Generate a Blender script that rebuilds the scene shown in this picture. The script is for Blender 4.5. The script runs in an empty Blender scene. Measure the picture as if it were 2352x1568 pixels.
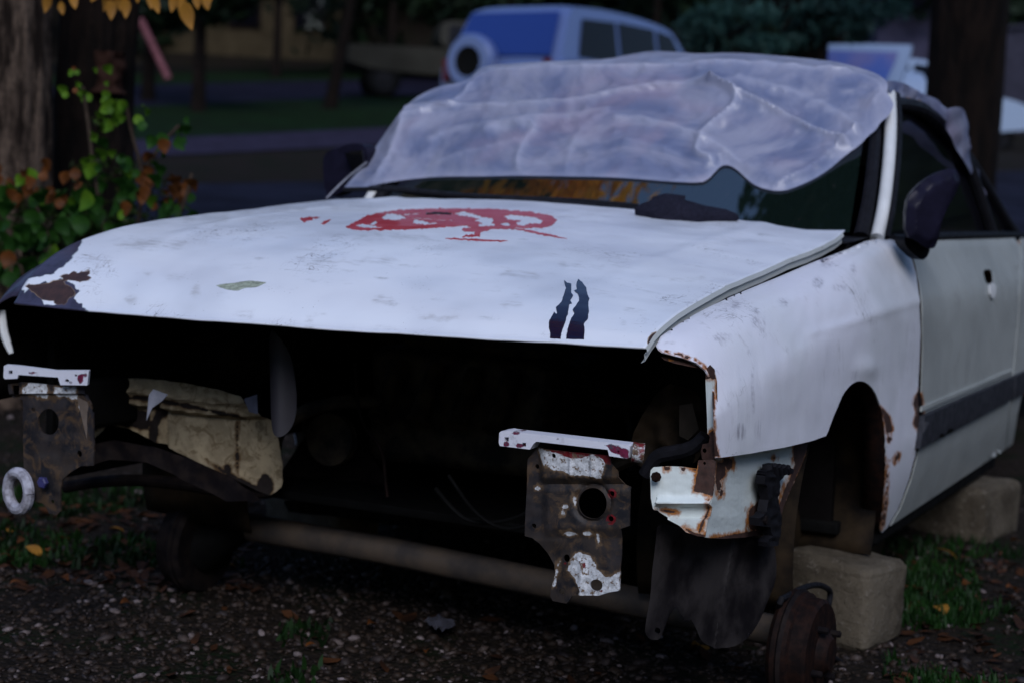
import bpy, math, random
import numpy as np
from mathutils import Vector, Matrix, Euler, noise
from mathutils.bvhtree import BVHTree
from mathutils.geometry import delaunay_2d_cdt
R_ = math.radians
random.seed(7); rng = np.random.default_rng(11)
sc = bpy.context.scene

# ------------------------------------------------------------------ camera, sky, sun, exposure
CAM = np.array([1.733, -2.649, 1.0]); YAW, PITCH, ROLL, F, PW, PH = .454, .0888, .0461, 3901., 2352., 1568.
cf = np.array([-math.sin(YAW)*math.cos(PITCH), math.cos(YAW)*math.cos(PITCH), -math.sin(PITCH)])
cr = np.cross(cf, [0, 0, 1]); cr /= np.linalg.norm(cr); cu = np.cross(cr, cf)
cr, cu = cr*math.cos(ROLL)+cu*math.sin(ROLL), -cr*math.sin(ROLL)+cu*math.cos(ROLL)
cd = bpy.data.cameras.new('camera'); cam = bpy.data.objects.new('camera', cd); sc.collection.objects.link(cam)
m = Matrix.Identity(4)
for i in range(3):
    m[i][0] = cr[i]; m[i][1] = cu[i]; m[i][2] = -cf[i]; m[i][3] = CAM[i]
cam.matrix_world = m
cd.sensor_width = 36; cd.lens = F/PW*36; cd.clip_start = .05; cd.clip_end = 600
cd.dof.use_dof = True; cd.dof.focus_distance = 2.95; cd.dof.aperture_fstop = 3.4; cd.dof.aperture_blades = 9
sc.camera = cam

SUN_EL, SUN_AZ = 38.0, 150.0       # azimuth clockwise from +y
w = bpy.data.worlds.new('World'); sc.world = w; w.use_nodes = True
nt = w.node_tree; bg = nt.nodes['Background']
sky = nt.nodes.new('ShaderNodeTexSky'); sky.sky_type = 'NISHITA'; sky.sun_disc = False
sky.sun_elevation = R_(SUN_EL); sky.sun_rotation = R_(SUN_AZ); sky.ozone_density = 2.5; sky.dust_density = .6; sky.air_density = 1.2
mx = nt.nodes.new('ShaderNodeMix'); mx.data_type = 'RGBA'; mx.blend_type = 'MULTIPLY'; mx.inputs[0].default_value = 1
nt.links.new(sky.outputs[0], mx.inputs[6]); mx.inputs[7].default_value = (.90, .93, 1.05, 1)
nt.links.new(mx.outputs[2], bg.inputs['Color']); bg.inputs['Strength'].default_value = .10
sl = bpy.data.lights.new('sun', 'SUN'); sl.energy = 1.5; sl.angle = R_(28); sl.color = (.93, .93, 1)
sun = bpy.data.objects.new('sun', sl); sc.collection.objects.link(sun)
sd = Vector((math.sin(R_(SUN_AZ))*math.cos(R_(SUN_EL)), math.cos(R_(SUN_AZ))*math.cos(R_(SUN_EL)), math.sin(R_(SUN_EL))))
sun.rotation_euler = sd.to_track_quat('Z', 'Y').to_euler()
vs = sc.view_settings; vs.view_transform = 'Standard'; vs.look = 'None'; vs.gamma = 1; vs.use_curve_mapping = False; vs.exposure = 0.42
sc.display_settings.display_device = 'sRGB'

# ------------------------------------------------------------------ geometry helpers
def ray(px, py): return cf+cr*((px-PW/2)/F)+cu*((PH/2-py)/F)
def onplane(px, py, p0, n):
    d = ray(px, py); n = np.array(n, float); t = ((np.array(p0)-CAM)@n)/(d@n); return CAM+d*t
def X_(v): return lambda px, py: onplane(px, py, (v, 0, 0), (1, 0, 0))
def Y_(v): return lambda px, py: onplane(px, py, (0, v, 0), (0, 1, 0))
def V2(p, q):                                    # vertical plane through two ground points
    n = (q[1]-p[1], -(q[0]-p[0]), 0); return lambda px, py: onplane(px, py, (p[0], p[1], 0), n)
def depth(D): return lambda px, py: CAM+ray(px, py)*D
def proj(A):
    d = np.asarray(A, float)-CAM; z = d@cf; return np.stack([PW/2+F*(d@cr)/z, PH/2-F*(d@cu)/z], -1)
def crop(x0, y0, s):                             # coordinates read off an enlarged crop
    k = PW/4096.; return lambda pts: [((x0+x*s)*k, (y0+y*s)*k) for x, y in pts]
cE = crop(1100, 750, .5102); cB = crop(1900, 1650, .5102); cL = crop(0, 1400, .4464)
cV = crop(2500, 1400, .4464); cQ = crop(2500, 1700, .6786); cH = crop(1200, 900, .6378)

C = sc.collection
def link(o, parent=None):
    C.objects.link(o)
    if parent is not None:
        o.parent = parent
        if parent.parent is None and parent.type == 'EMPTY': o.location = -Vector(parent.location)
    return o
def mesh_obj(name, verts, faces, mat, parent=None, smooth=True, sharp=35, mi=None):
    me = bpy.data.meshes.new(name)
    me.from_pydata([tuple(map(float, v)) for v in verts], [], [tuple(map(int, f)) for f in faces]); me.validate()
    mats = mat if isinstance(mat, (list, tuple)) else [mat]
    for k in mats: me.materials.append(k)
    if mi is not None: me.polygons.foreach_set('material_index', np.array(mi, dtype=np.int32))
    if smooth:
        me.polygons.foreach_set('use_smooth', np.ones(len(me.polygons), bool))
        if sharp: me.set_sharp_from_angle(angle=R_(sharp))
    o = bpy.data.objects.new(name, me); return link(o, parent)
def tag(o, label=None, cat=None, group=None, kind=None):
    if label: o['label'] = label
    if cat: o['category'] = cat
    if group: o['group'] = group
    if kind: o['kind'] = kind
    return o
def empty(name, loc, label, cat, group=None):
    o = bpy.data.objects.new(name, None); o.location = loc; o.empty_display_size = .1; C.objects.link(o)
    return tag(o, label, cat, group)
def attr(o, name, vals):
    a = o.data.attributes.new(name, 'FLOAT', 'POINT'); a.data.foreach_set('value', np.asarray(vals, dtype=np.float32))
def resample(poly, step, closed=True):
    P = [np.array(p, float) for p in poly]; out = []
    n = len(P) if closed else len(P)-1
    for i in range(n):
        a, b = P[i], P[(i+1) % len(P)]; k = max(1, int(np.linalg.norm(b-a)/step))
        for j in range(k): out.append(a+(b-a)*j/k)
    if not closed: out.append(P[-1])
    return out
def chaikin(poly, it=2, closed=True):
    P = [np.array(p, float) for p in poly]
    for _ in range(it):
        Q = []
        n = len(P) if closed else len(P)-1
        if not closed: Q.append(P[0])
        for i in range(n):
            a, b = P[i], P[(i+1) % len(P)]; Q += [a*.75+b*.25, a*.25+b*.75]
        if not closed: Q.append(P[-1])
        P = Q
    return P
def ell(cx, cy, rx, ry, n=28): return [(cx+rx*math.cos(2*math.pi*i/n), cy+ry*math.sin(2*math.pi*i/n)) for i in range(n)]
def jitter(poly, amp, sc_=.12, seed=0):
    return [np.array([p[0]+amp*noise.noise(Vector((p[0]*sc_, p[1]*sc_, seed))), p[1]+amp*noise.noise(Vector((p[0]*sc_, p[1]*sc_, seed+9)))]) for p in poly]
def inside(pts, poly):
    pts = np.asarray(pts); P = np.array(poly); x, y = pts[:, 0], pts[:, 1]; c = np.zeros(len(pts), bool)
    for i in range(len(P)):
        (x0, y0), (x1, y1) = P[i-1], P[i]
        if y0 == y1: continue
        k = ((y0 > y) != (y1 > y)) & (x < (x1-x0)*(y-y0)/(y1-y0)+x0); c ^= k
    return c
def sdf(pts, polys, sub=()):
    """signed distance in picture units, positive inside the union of polys minus sub"""
    def one(poly):
        P = np.array(poly, float); d = np.full(len(pts), 1e9)
        for i in range(len(P)):
            a, b = P[i-1], P[i]; ab = b-a; L = ab@ab
            if L == 0: continue
            t = np.clip(((pts-a)@ab)/L, 0, 1); d = np.minimum(d, np.hypot(*(pts-(a+t[:, None]*ab)).T))
        return np.where(inside(pts, P), d, -d)
    r = np.full(len(pts), -60.)
    for p in polys: r = np.maximum(r, one(p))
    for p in sub: r = np.minimum(r, -one(p))
    return np.clip(r, -60, 60)
def panel(name, outline, surf, mat, parent=None, holes=(), sp=9, back=(0, .0015, 0), relief=None, step=None, fields=None, smooth=True):
    """sheet-metal panel: outline in picture units carried onto a real surface, meshed, and given thickness"""
    step = step or sp
    loops = [resample(outline, step)]+[resample(h, max(1.2, step*.5)) for h in holes]
    pts = []; edges = []
    for L in loops:
        b = len(pts); pts += [tuple(p) for p in L]; edges += [(b+i, b+(i+1) % len(L)) for i in range(len(L))]
    O = np.array(loops[0]); x0, y0 = O.min(0); x1, y1 = O.max(0)
    gx, gy = np.meshgrid(np.arange(x0, x1, sp), np.arange(y0, y1, sp*.87)); gx = gx+(np.arange(gx.shape[0]) % 2)[:, None]*sp*.5
    G = np.stack([gx.ravel(), gy.ravel()], -1); ok = sdf(G, [loops[0]], loops[1:]) > sp*.35; pts += [tuple(p) for p in G[ok]]
    r = delaunay_2d_cdt([Vector(p) for p in pts], edges, [], 0, 1e-4)
    v2 = np.array([tuple(v) for v in r[0]]); T = np.array([f for f in r[2]])
    cen = v2[T].mean(1); keep = inside(cen, loops[0])
    for L in loops[1:]: keep &= ~inside(cen, L)
    T = T[keep]
    used = np.unique(T); mp = -np.ones(len(v2), int); mp[used] = np.arange(len(used)); v2 = v2[used]; T = mp[T]
    V = np.array([surf(px, py) for px, py in v2])
    if relief is not None: V = V+relief(v2)
    # orient toward the camera
    n = np.cross(V[T[:, 1]]-V[T[:, 0]], V[T[:, 2]]-V[T[:, 0]]); fl = ((CAM-V[T].mean(1))*n).sum(1) < 0
    T[fl] = T[fl][:, ::-1]
    N = len(V); B = V+np.array(back)
    faces = [tuple(t) for t in T]+[tuple(t[::-1]+N) for t in T]
    ec = {}
    for t in T:
        for i in range(3): ec[(t[i], t[(i+1) % 3])] = 1
    for (a, b) in list(ec):
        if (b, a) not in ec: faces.append((b, a, a+N, b+N))
    o = mesh_obj(name, np.vstack([V, B]), faces, mat, parent, smooth)
    if fields:
        q = np.vstack([v2, v2])
        for k, (ad, sb) in fields.items(): attr(o, k, sdf(q, ad, sb))
    return o
def tube(name, pts, rad, mat, parent=None, n=10, smooth_it=2):
    P = [Vector(p) for p in chaikin(pts, smooth_it, False)] if smooth_it else [Vector(p) for p in pts]
    R = rad if hasattr(rad, '__len__') else [rad]*len(P)
    if len(R) != len(P): R = np.interp(np.linspace(0, 1, len(P)), np.linspace(0, 1, len(R)), R)
    V = []; Fc = []; up = Vector((0, 0, 1)); side = None
    for i, p in enumerate(P):
        t = (P[min(i+1, len(P)-1)]-P[max(i-1, 0)]).normalized()
        if side is None: side = t.cross(up if abs(t.z) < .9 else Vector((1, 0, 0))).normalized()
        side = (side-t*side.dot(t)).normalized(); b = t.cross(side)
        for k in range(n):
            a = 2*math.pi*k/n; V.append(p+(side*math.cos(a)+b*math.sin(a))*R[i])
    for i in range(len(P)-1):
        for k in range(n): Fc.append((i*n+k, i*n+(k+1) % n, (i+1)*n+(k+1) % n, (i+1)*n+k))
    Fc.append(tuple(range(n))[::-1]); Fc.append(tuple((len(P)-1)*n+k for k in range(n)))
    return mesh_obj(name, V, Fc, mat, parent)
def lathe(name, prof, org, axis, mat, parent=None, n=36):
    """prof: (distance along axis, radius)"""
    ax = Vector(axis).normalized(); s = ax.cross(Vector((0, 0, 1)) if abs(ax.z) < .9 else Vector((1, 0, 0))).normalized(); t = ax.cross(s); o = Vector(org)
    V = [o+ax*h+(s*math.cos(2*math.pi*k/n)+t*math.sin(2*math.pi*k/n))*r for h, r in prof for k in range(n)]
    Fc = [(i*n+k, i*n+(k+1) % n, (i+1)*n+(k+1) % n, (i+1)*n+k) for i in range(len(prof)-1) for k in range(n)]
    return mesh_obj(name, V, Fc, mat, parent)
def grid(name, fn, nu, nv, mat, parent=None, thick=None, **k):
    V = [fn(u, v) for v in np.linspace(0, 1, nv) for u in np.linspace(0, 1, nu)]
    Fc = [(j*nu+i, j*nu+i+1, (j+1)*nu+i+1, (j+1)*nu+i) for j in range(nv-1) for i in range(nu-1)]
    o = mesh_obj(name, V, Fc, mat, parent, **k)
    if thick:
        s = o.modifiers.new('solid', 'SOLIDIFY'); s.thickness = thick; s.offset = -1
    return o
def box(name, c, s, mat, parent=None, rot=None, bevel=.01, seg=3, noise_amp=0, sub=0):
    import bmesh
    bm = bmesh.new(); bmesh.ops.create_cube(bm, size=1)
    for v in bm.verts: v.co = Vector((v.co.x*s[0], v.co.y*s[1], v.co.z*s[2]))
    if bevel: bmesh.ops.bevel(bm, geom=list(bm.edges), offset=bevel, segments=seg, affect='EDGES', profile=.5)
    if sub: bmesh.ops.subdivide_edges(bm, edges=bm.edges, cuts=sub, use_grid_fill=True)
    M = Matrix.Translation(Vector(c)) @ (Euler(rot).to_matrix().to_4x4() if rot else Matrix.Identity(4))
    for v in bm.verts:
        if noise_amp: v.co += v.co.normalized()*noise_amp*(noise.noise(v.co*9)+.5*noise.noise(v.co*27)+.3*noise.noise(v.co*70))
        v.co = M @ v.co
    me = bpy.data.meshes.new(name); bm.to_mesh(me); bm.free(); me.materials.append(mat)
    me.polygons.foreach_set('use_smooth', np.ones(len(me.polygons), bool)); me.set_sharp_from_angle(angle=R_(40))
    return link(bpy.data.objects.new(name, me), parent)

# ------------------------------------------------------------------ materials
class NB:
    def __init__(s, name):
        s.m = bpy.data.materials.new(name); s.m.use_nodes = True; s.t = s.m.node_tree; s.b = s.t.nodes['Principled BSDF']
        s.co = s.t.nodes.new('ShaderNodeTexCoord').outputs['Object']
    def L(s, a, b): s.t.links.new(a, b)
    def noise(s, scale, detail=4, rough=.55, stretch=None, dist=0):
        n = s.t.nodes.new('ShaderNodeTexNoise'); n.inputs['Scale'].default_value = scale; n.inputs['Detail'].default_value = detail
        n.inputs['Roughness'].default_value = rough; n.inputs['Distortion'].default_value = dist; co = s.co
        if stretch:
            mp = s.t.nodes.new('ShaderNodeMapping'); mp.inputs['Scale'].default_value = stretch; s.L(s.co, mp.inputs[0]); co = mp.outputs[0]
        s.L(co, n.inputs['Vector']); return n.outputs['Fac']
    def vor(s, scale, feat='F1'):
        n = s.t.nodes.new('ShaderNodeTexVoronoi'); n.feature = feat; n.inputs['Scale'].default_value = scale; s.L(s.co, n.inputs['Vector']); return n.outputs['Distance']
    def mr(s, v, a, b, c=0, d=1, smooth=True):
        n = s.t.nodes.new('ShaderNodeMapRange'); n.inputs[1].default_value = a; n.inputs[2].default_value = b; n.inputs[3].default_value = c; n.inputs[4].default_value = d
        n.interpolation_type = 'SMOOTHSTEP' if smooth else 'LINEAR'; s.L(v, n.inputs[0]); return n.outputs[0]
    def math(s, op, a, b=None, c=None):
        n = s.t.nodes.new('ShaderNodeMath'); n.operation = op
        for i, v in enumerate((a, b, c)):
            if v is None: continue
            if isinstance(v, (int, float)): n.inputs[i].default_value = v
            else: s.L(v, n.inputs[i])
        return n.outputs[0]
    def mix(s, f, a, b, bt='MIX'):
        n = s.t.nodes.new('ShaderNodeMix'); n.data_type = 'RGBA'; n.blend_type = bt
        for i, v in ((0, f), (6, a), (7, b)):
            if isinstance(v, (int, float)): n.inputs[i].default_value = v
            elif isinstance(v, tuple): n.inputs[i].default_value = (*v, 1) if len(v) == 3 else v
            else: s.L(v, n.inputs[i])
        return n.outputs[2]
    def attr(s, name):
        n = s.t.nodes.new('ShaderNodeAttribute'); n.attribute_name = name; return n
    def bump(s, h, st=.3, dist=.002, prev=None):
        n = s.t.nodes.new('ShaderNodeBump'); n.inputs['Strength'].default_value = st; n.inputs['Distance'].default_value = dist; s.L(h, n.inputs['Height'])
        if prev is not None: s.L(prev, n.inputs['Normal'])
        return n.outputs[0]
    def put(s, k, v):
        i = s.b.inputs[k]
        if isinstance(v, (int, float)): i.default_value = v
        elif isinstance(v, tuple): i.default_value = (*v, 1) if len(v) == 3 else v
        else: s.L(v, i)
def simple(name, col, rough=.6, var=.35, scale=20, bump=.2, bd=.002, metallic=0, col2=None, spec=None, coat=0, det=5):
    if spec is None: spec = .08 if max(col) < .06 else .25
    n = NB(name); f = n.noise(scale, det, .6); c2 = col2 or tuple(c*(1-var) for c in col)
    n.put('Base Color', n.mix(n.mr(f, .35, .65), c2, col)); n.put('Roughness', n.mr(f, .3, .7, min(1, rough+.12), max(.03, rough-.1)))
    n.put('Metallic', metallic); n.put('Specular IOR Level', spec); n.put('Coat Weight', coat)
    if bump: n.put('Normal', n.bump(f, bump, bd))
    return n.m
def paint(name, base, rough=.35, layers=(), dirt=.5, dirtcol=(.18, .17, .14), brush=.0, streak=(60, 60, 6), coat=.15, chips=0, tint=None, scratch=0, grime=0, spec=.5, three=None):
    """layers: (field, colour, edge colour, edge width px, noise amplitude px, roughness, noise scale)"""
    n = NB(name); big = n.noise(2.2, 3); sm = n.noise(14, 6, .65); st = n.noise(1.0, 5, .6, streak)
    c = n.mix(n.mr(big, .35, .7), base, tint or tuple(b*.88 for b in base))
    dm = n.math('MULTIPLY', n.mr(sm, .52, .75), n.mr(st, .5, .72)); c = n.mix(n.math('MULTIPLY', dm, dirt), c, dirtcol)
    if chips:
        sp = n.math('MULTIPLY', n.mr(n.vor(90), .10, .05), n.mr(n.noise(9, 3), .5, .62)); c = n.mix(n.math('MULTIPLY', sp, chips), c, (.05, .035, .03))
    if three:
        c = n.mix(n.mr(n.noise(16, 6, .7), .45, .6), c, three[0]); c = n.mix(n.mr(n.noise(26, 6, .75, None, 1.0), .5, .62), c, three[1])
    if grime:
        g1 = n.mr(n.noise(1.1, 5, .6), .5, .7); c = n.mix(n.math('MULTIPLY', g1, grime), c, tuple(b*.55 for b in base))
    for sc3, th in (((5, 90, 5), .006), ((60, 12, 9), .006), ((26, 40, 3), .007)) if scratch else ():
        a1 = n.math('ABSOLUTE', n.math('SUBTRACT', n.noise(1, 2, .4, sc3, .6), .5)); k1 = n.math('MULTIPLY', n.mr(a1, th, th*.3), n.mr(n.noise(5, 2), .56, .66)); c = n.mix(n.math('MULTIPLY', k1, scratch), c, (.16, .15, .16))
    n.put('Specular IOR Level', spec)
    r = n.mr(sm, .3, .8, rough, rough+.22); h = n.math('MULTIPLY', n.noise(3, 3), .6)
    for fld, col, ecol, ew, na, lr, ns in layers:
        a = n.attr(fld).outputs['Fac']; nz = n.math('MULTIPLY', n.math('SUBTRACT', n.noise(ns, 6, .7), .5), na*2)
        d = n.math('ADD', a, nz)
        if fld in ('smear', 'scuff'):
            sm2 = n.math('MULTIPLY', n.mr(d, -9, 5), n.mr(n.noise(1, 5, .7, tuple(x*2.2 for x in streak)), .38, .62)); c = n.mix(n.math('MULTIPLY', sm2, .9 if fld == 'smear' else .6), c, col); continue
        if ecol:
            e = n.math('ADD', d, n.math('MULTIPLY', n.math('SUBTRACT', n.noise(ns*.5, 4, .7), .5), ew*3))
            c = n.mix(n.mr(e, -ew, 1), c, ecol)
        mk = n.mr(d, -.6, .9)
        if fld in ('white', 'red'): mk = n.math('MULTIPLY', mk, n.mr(n.noise(95, 5, .75), .60, .54)); mk = n.math('MULTIPLY', mk, n.mr(n.vor(150), .06, .14))
        lc = n.mix(n.mr(n.noise(ns*1.5, 5, .7), .35, .7), col, tuple(x*.45 for x in col))
        c = n.mix(mk, c, lc)
        rr = n.t.nodes.new('ShaderNodeMix'); n.L(mk, rr.inputs[0]); n.L(r, rr.inputs[2]); rr.inputs[3].default_value = lr; r = rr.outputs[0]
        h = n.math('SUBTRACT', h, n.math('MULTIPLY', mk, .5))
    if brush:
        h = n.math('ADD', h, n.math('MULTIPLY', n.noise(1, 4, .6, tuple(x*3 for x in streak)), brush)); h = n.math('ADD', h, n.math('MULTIPLY', n.noise(120, 4), brush*.5))
    n.put('Base Color', c); n.put('Roughness', r); n.put('Coat Weight', coat); n.put('Coat Roughness', .12); n.put('Normal', n.bump(h, .35, .0016)); return n.m
RUST = (.055, .022, .014); ORG = (.36, .13, .025)
M = {}
M['hood'] = paint('hood white paint', (.74, .77, .82), .3, [
    ('peel', (.045, .04, .075), (.30, .36, .38), 3, 5, .32, 26), ('rust', RUST, (.3, .2, .1), 2, 3, .5, 40),
    ('chip', (.38, .43, .33), (.1, .12, .08), 1.5, 1.5, .5, 60), ('scuff', (.36, .36, .37), None, 0, 9, .5, 45)], scratch=.9, grime=.75, dirt=.9, dirtcol=(.26, .27, .28), chips=1.0, streak=(8, 30, 8), tint=(.62, .66, .74))
M['under'] = simple('hood underside', (.006, .005, .005), .9)
M['fender'] = paint('brushed white paint', (.72, .72, .78), .38, [
    ('smear', (.30, .29, .33), None, 0, 7, .5, 40), ('rust', RUST, ORG, 5, 5, .7, 45)], scratch=.7, grime=.35, dirt=.75, dirtcol=(.30, .29, .30), brush=.8, chips=.3, streak=(50, 50, 7), tint=(.64, .66, .68))
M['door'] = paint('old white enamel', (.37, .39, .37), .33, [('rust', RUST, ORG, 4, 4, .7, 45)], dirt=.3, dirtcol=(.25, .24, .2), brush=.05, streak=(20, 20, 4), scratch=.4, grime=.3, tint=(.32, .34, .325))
M['valance'] = paint('rusting white paint', (.68, .74, .71), .42, [('rust', RUST, ORG, 11, 5, .75, 60)], dirt=.95, dirtcol=(.38, .23, .09), brush=1.3, chips=.9, streak=(25, 25, 6))
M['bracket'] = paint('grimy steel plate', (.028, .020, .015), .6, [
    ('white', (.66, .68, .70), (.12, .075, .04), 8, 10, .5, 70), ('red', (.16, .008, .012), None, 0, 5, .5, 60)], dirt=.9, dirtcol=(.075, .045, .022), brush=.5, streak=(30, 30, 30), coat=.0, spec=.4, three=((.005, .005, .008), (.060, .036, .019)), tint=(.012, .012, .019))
M['bar'] = paint('chipped white bar paint', (.68, .69, .76), .45, [('red', (.17, .012, .05), (.06, .05, .07), 2, 7, .5, 80)], dirt=.7, dirtcol=(.08, .07, .06), brush=.6, chips=1, streak=(60, 60, 60))
M['rust'] = simple('rust steel', (.017, .008, .006), .65, col2=(.006, .004, .004), scale=45, bump=.5)
M['darkrust'] = simple('dark rust', (.014, .010, .009), .75, col2=(.005, .004, .005), scale=30, bump=.5)
M['beige'] = paint('grimy beige underseal', (.46, .38, .25), .6, grime=.6, layers=[('rust', (.02, .014, .012), (.12, .07, .03), 6, 9, .7, 30)], dirt=.9, dirtcol=(.07, .045, .02), brush=.15, spec=.2, streak=(14, 14, 3), coat=0, three=((.30, .24, .15), (.20, .15, .085)), tint=(.38, .28, .15))
M['black'] = simple('black plastic', (.012, .012, .015), .45, scale=60, bump=.15, bd=.001)
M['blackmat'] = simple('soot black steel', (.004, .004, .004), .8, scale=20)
M['mould'] = simple('grey rubber moulding', (.035, .037, .045), .5, scale=40, bump=.1)
M['mirror'] = simple('navy plastic housing', (.012, .011, .024), .38, scale=30, bump=.1)
M['liner'] = simple('dirty splash liner', (.034, .030, .030), .5, col2=(.007, .006, .007), scale=11, bump=.35, det=9)
M['linerb'] = simple('muddy arch liner', (.030, .020, .011), .8, col2=(.004, .0035, .0035), scale=7, bump=.4, det=9)
M['white'] = simple('pillar paint', (.66, .67, .66), .35, var=.15, scale=8, bump=.03)
n = NB('worn concrete'); f = n.noise(5, 6, .65); g_ = n.noise(70, 5, .7); vo = n.vor(110)
c = n.mix(n.mr(f, .35, .65), (.040, .032, .022), (.105, .088, .064)); c = n.mix(n.mr(g_, .55, .75), c, (.17, .15, .125)); c = n.mix(n.math('MULTIPLY', n.mr(vo, .16, .06), .8), c, (.04, .03, .02)); c = n.mix(n.mr(n.noise(3, 5, .7), .56, .7, 0, .7), c, (.05, .04, .025))
n.put('Base Color', c); n.put('Roughness', .92); n.put('Specular IOR Level', .15); n.put('Normal', n.bump(n.math('ADD', g_, n.math('MULTIPLY', n.mr(vo, .2, 0), -.8)), .9, .006)); M['concrete'] = n.m
M['steel'] = simple('chipped pale paint', (.42, .42, .48), .45, col2=(.16, .15, .17), scale=40)
M['rimgrey'] = simple('dull rim', (.012, .012, .014), .7)
M['axle'] = simple('primed axle tube', (.10, .075, .055), .6, col2=(.05, .042, .038), scale=12, bump=.3, det=8)
M['cloth'] = simple('black towelling', (.020, .020, .034), .95, scale=160, bump=1, bd=.006)
n = NB('dark claw film'); n.put('Base Color', (.006, .006, .025)); n.put('Roughness', .07); n.put('Specular IOR Level', .25); n.put('Normal', n.bump(n.noise(1, 2, .5, (1.5, 60, 60)), .12, .002)); M['film'] = n.m
n = NB('faded red sticker'); f = n.noise(18, 5, .65); n.put('Base Color', n.mix(n.mr(f, .35, .7), (.42, .010, .015), (.50, .07, .09))); n.put('Roughness', .4); n.put('Coat Weight', .3); M['red'] = n.m
def glass(name, col, rough=.02, alpha=.0, ior=1.8):
    n = NB(name); n.put('Base Color', col); n.put('Roughness', rough); n.put('IOR', ior)
    sp = n.mr(n.vor(35), .12, .07); n.put('Base Color', n.mix(n.math('MULTIPLY', sp, n.mr(n.noise(6, 3), .5, .6)), col, (.05, .05, .045)))
    if alpha:
        tr = n.t.nodes.new('ShaderNodeBsdfTransparent'); tr.inputs[0].default_value = (.5, .62, .58, 1); ms = n.t.nodes.new('ShaderNodeMixShader'); ms.inputs[0].default_value = 1-alpha
        out = n.t.nodes['Material Output']; n.L(tr.outputs[0], ms.inputs[1]); n.L(n.b.outputs[0], ms.inputs[2]); n.L(ms.outputs[0], out.inputs['Surface'])
    return n.m
M['glass'] = glass('windscreen glass', (.006, .012, .010), .02, .10, 3.3)
M['darkpane'] = glass('tinted pane', (.004, .004, .006), .08, 0, 1.2)
M['sideglass'] = glass('side glass', (.003, .003, .005), .05)
n = NB('milky plastic sheet')
f = n.noise(2.6, 4, .6, (1, 1, 1.6), 1.5); fo_ = n.attr('fold_light').outputs['Fac']; pk_ = n.noise(3.3, 3, .5, (1, .6, 1.4), .8); bc = n.mix(n.mr(f, .36, .64), (.21, .255, .41), (.38, .395, .51)); bc = n.mix(n.mr(pk_, .50, .70, 0, .5), bc, (.44, .35, .45)); bc = n.mix(n.math('MULTIPLY', fo_, .5), bc, (.60, .61, .72)); n.put('Base Color', bc); n.put('Roughness', .36); n.put('Coat Weight', .25); n.put('Coat Roughness', .2)  # blue and pink clouds put reflected and see-through light into the base colour
vn = n.t.nodes.new('ShaderNodeTexVoronoi'); vn.feature = 'DISTANCE_TO_EDGE'; vn.inputs['Scale'].default_value = 5; dn = n.t.nodes.new('ShaderNodeTexNoise'); dn.inputs['Scale'].default_value = 3; n.L(n.co, dn.inputs['Vector'])
va = n.t.nodes.new('ShaderNodeVectorMath'); va.operation = 'MULTIPLY_ADD'; n.L(dn.outputs['Color'], va.inputs[0]); va.inputs[1].default_value = (.5, .5, .5); n.L(n.co, va.inputs[2]); n.L(va.outputs[0], vn.inputs['Vector'])
cz = n.mr(vn.outputs['Distance'], 0, .16, 1, 0, False); n.put('Normal', n.bump(n.math('ADD', n.math('MULTIPLY', cz, .5), n.noise(16, 5, .6, (1, .6, 1), 1.0)), .42, .010))
tl = n.t.nodes.new('ShaderNodeBsdfTranslucent'); tl.inputs[0].default_value = (.5, .52, .66, 1); tr = n.t.nodes.new('ShaderNodeBsdfTransparent'); tr.inputs[0].default_value = (.8, .82, .95, 1)
m1 = n.t.nodes.new('ShaderNodeMixShader'); m1.inputs[0].default_value = .25; m2 = n.t.nodes.new('ShaderNodeMixShader'); n.L(n.math('MULTIPLY', n.mr(f, .3, .7, .34, .12), n.math('SUBTRACT', 1.0, fo_)), m2.inputs[0])
n.L(n.b.outputs[0], m1.inputs[1]); n.L(tl.outputs[0], m1.inputs[2]); n.L(m1.outputs[0], m2.inputs[1]); n.L(tr.outputs[0], m2.inputs[2]); n.L(m2.outputs[0], n.t.nodes['Material Output'].inputs['Surface']); M['sheet'] = n.m
def leafmat(name, a, b, scale=3):
    n = NB(name); oi = n.t.nodes.new('ShaderNodeObjectInfo').outputs['Random']; g = n.noise(scale, 3)
    c = n.mix(n.mr(g, .35, .65), a, b); n.put('Base Color', n.mix(n.math('MULTIPLY', oi, .5), c, tuple(x*.5 for x in b))); n.put('Roughness', .55); n.put('Specular IOR Level', .15)
    tl = n.t.nodes.new('ShaderNodeBsdfTranslucent'); n.L(c, tl.inputs[0]); ms = n.t.nodes.new('ShaderNodeMixShader'); ms.inputs[0].default_value = .55 if 'canopy' in name else .3
    n.L(n.b.outputs[0], ms.inputs[1]); n.L(tl.outputs[0], ms.inputs[2]); n.L(ms.outputs[0], n.t.nodes['Material Output'].inputs['Surface']); return n.m
M['leaf_green'] = leafmat('green leaf', (.030, .10, .012), (.012, .045, .008), 12)
M['leaf_lime'] = leafmat('lime leaf', (.13, .25, .015), (.045, .13, .01), 12)
M['leaf_rust'] = leafmat('rusty leaf', (.17, .055, .012), (.07, .026, .010), 12)
M['leaf_gold'] = leafmat('golden leaf', (.50, .23, .03), (.32, .15, .03), 12)
M['leaf_dark'] = leafmat('dark foliage', (.016, .032, .012), (.006, .014, .008), 1)
M['leaf_spruce'] = leafmat('blue green needles', (.05, .12, .10), (.02, .05, .045), 1)
M['leaf_autumn'] = leafmat('autumn canopy', (.95, .50, .05), (.75, .30, .02), 2)
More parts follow.
